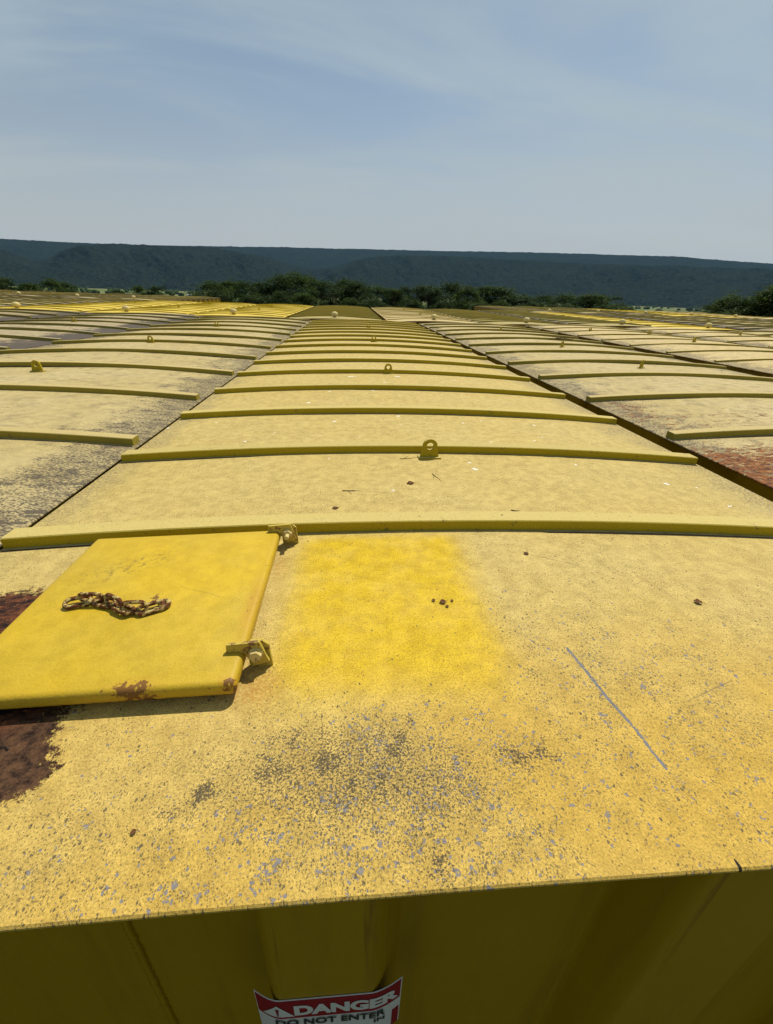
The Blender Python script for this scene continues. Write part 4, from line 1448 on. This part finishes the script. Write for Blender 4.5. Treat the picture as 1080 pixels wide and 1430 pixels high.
for i, (x, y, t, lab) in enumerate([(-34.6, 83.4, .1, 'low bushy tree in the valley gap, left one of the pair'), (-31.4, 82.7, .15, 'low bushy tree in the valley gap, right one of the pair'),
                                    (-45.5, 100, -.7, 'small dark bush in front of the pale valley field')]):
    tree(x, y, t, TV[(i + 1) % 5], lab, rnd.uniform(1.4, 1.7), rnd.uniform(0, 6))
for i, (x, y, t, lab) in enumerate([(30.3, 39.8, -.25, 'low feathery shrub at the left end of the right hand clump'), (28.9, 36.6, .35, 'small feathery tree second in the right hand clump'), (27.9, 34.4, 1.05, 'feathery pointed tree third in the right hand clump'),
                                    (27.4, 32.2, .75, 'feathery tree with drooping sprays fourth in the right hand clump'), (27.4, 30.4, 1.55, 'tallest dark feathery tree at the right edge of the yard'), (29.2, 31.2, 1.8, 'dark feathery tree behind the tallest one at the right edge'), (32.2, 32.4, 1.4, 'dark feathery tree just outside the right edge')]):
    tree(x, y, t, TF[i % 2], lab, rnd.uniform(1.3, 1.5), rnd.uniform(0, 6))


def far_woods():
    """woods and hedgerows far off in the valley: lumpy crowns joined in one mass"""
    rnd = random.Random(31)
    bm = bmesh.new()
    bmesh.ops.create_icosphere(bm, subdivisions=2, radius=1)
    bv = [v.co.copy() for v in bm.verts]
    bf = [tuple(v.index for v in f.verts) for f in bm.faces]
    bm.free()
    V, F = [], []
    for i in range(520):
        a = RD(rnd.uniform(-42, 50))
        band = rnd.choice([1150, 1500, 1500, 2100, 2100, 2700, 3050, 3150])
        r = band + rnd.uniform(-40, 40) + 120 * sin(a * 9 + band)
        x, y = r * sin(a), r * cos(a)
        z = float(ground_z(np.array(r)))
        s = rnd.uniform(4, 7)
        o = len(V)
        ph = rnd.uniform(0, 6)
        for c in bv:
            k = 1 + 0.22 * sin(c.x * 5 + ph) * cos(c.y * 6 + ph) + 0.12 * sin(c.z * 9 + ph)
            V.append((x + c.x * s * 1.3 * k, y + c.y * s * 1.3 * k, z + s * 0.8 + c.z * s * k))
        F += [tuple(q + o for q in f) for f in bf]
    me = bpy.data.meshes.new('distant_woods')
    me.from_pydata(V, [], F)
    me.materials.append(M_L2)
    o = link('distant_woods', me)
    tag(o, 'dark woods and hedgerows far off on the valley floor', 'woods', kind='stuff')


far_woods()

# two pale farm buildings down in the valley
M_FW = mat_simple('farm_wall', (0.62, 0.61, 0.58), (0.52, 0.51, 0.48), 0.4, 0.8, 0)
M_FR = mat_simple('farm_roof', (0.42, 0.42, 0.42), (0.30, 0.30, 0.31), 0.4, 0.7, 0)
M_FD = mat_simple('farm_opening', (0.06, 0.06, 0.07), (0.05, 0.05, 0.05), 0.4, 0.5, 0)


def farm(az, r, L, W_, H, rz, label):
    x, y = r * sin(RD(az)), r * cos(RD(az))
    o = empty('farm_building', (x, y, float(ground_z(np.array(r))) - 0.5), rz)
    tag(o, label, 'building', 'farm buildings in the valley')
    mb = MB()
    g_ = [(-W_ / 2, 0), (W_ / 2, 0), (W_ / 2, H), (0, H + W_ * 0.32), (-W_ / 2, H)]
    mb.prism(g_, (0, -L / 2, 0), L)
    mb.build('wall', M_FW, o)
    mb = MB()
    for s in (-1, 1):
        mb.add([(0, -L / 2 - .6, H + W_ * .32 + .35), (s * (W_ / 2 + .7), -L / 2 - .6, H - .1), (s * (W_ / 2 + .7), L / 2 + .6, H - .1), (0, L / 2 + .6, H + W_ * .32 + .35),
                (0, -L / 2 - .6, H + W_ * .32 + .1), (s * (W_ / 2 + .7), -L / 2 - .6, H - .35), (s * (W_ / 2 + .7), L / 2 + .6, H - .35), (0, L / 2 + .6, H + W_ * .32 + .1)],
               [(0, 1, 2, 3), (4, 7, 6, 5), (0, 4, 5, 1), (1, 5, 6, 2), (2, 6, 7, 3)])
    mb.build('roof', M_FR, o)
    mb = MB(); mb.box(-1.8, 1.8, -L / 2 - 0.08, -L / 2 + 0.05, 0, H * 0.7); mb.build('door', M_FD, o)


farm(-16.6, 1250, 16, 10, 5, 0.9, 'pale farm building with grey roof far off in the valley gap')
farm(-17.6, 1420, 22, 11, 5, 1.3, 'long pale barn behind the farm building in the valley gap')

# ------------------------------------------------------------------ haze
if HAZE_DENSITY > 0:
    mb = MB()
    mb.box(-9000, 9000, -9000, 9000, -34, 700)
    hz = G('haze')
    hz.nt.nodes.remove(hz.bsdf)
    pv = hz.n('ShaderNodeVolumePrincipled')
    pv.inputs['Color'].default_value = (0.30, 0.60, 1.0, 1)
    pv.inputs['Density'].default_value = HAZE_DENSITY
    pv.inputs['Anisotropy'].default_value = 0.2
    hz.nt.links.new(pv.outputs[0], hz.nt.nodes['Material Output'].inputs['Volume'])
    o = mb.build('haze', hz.mat)
    tag(o, kind='stuff')
    o['label'] = 'pale blue summer haze over the valley'
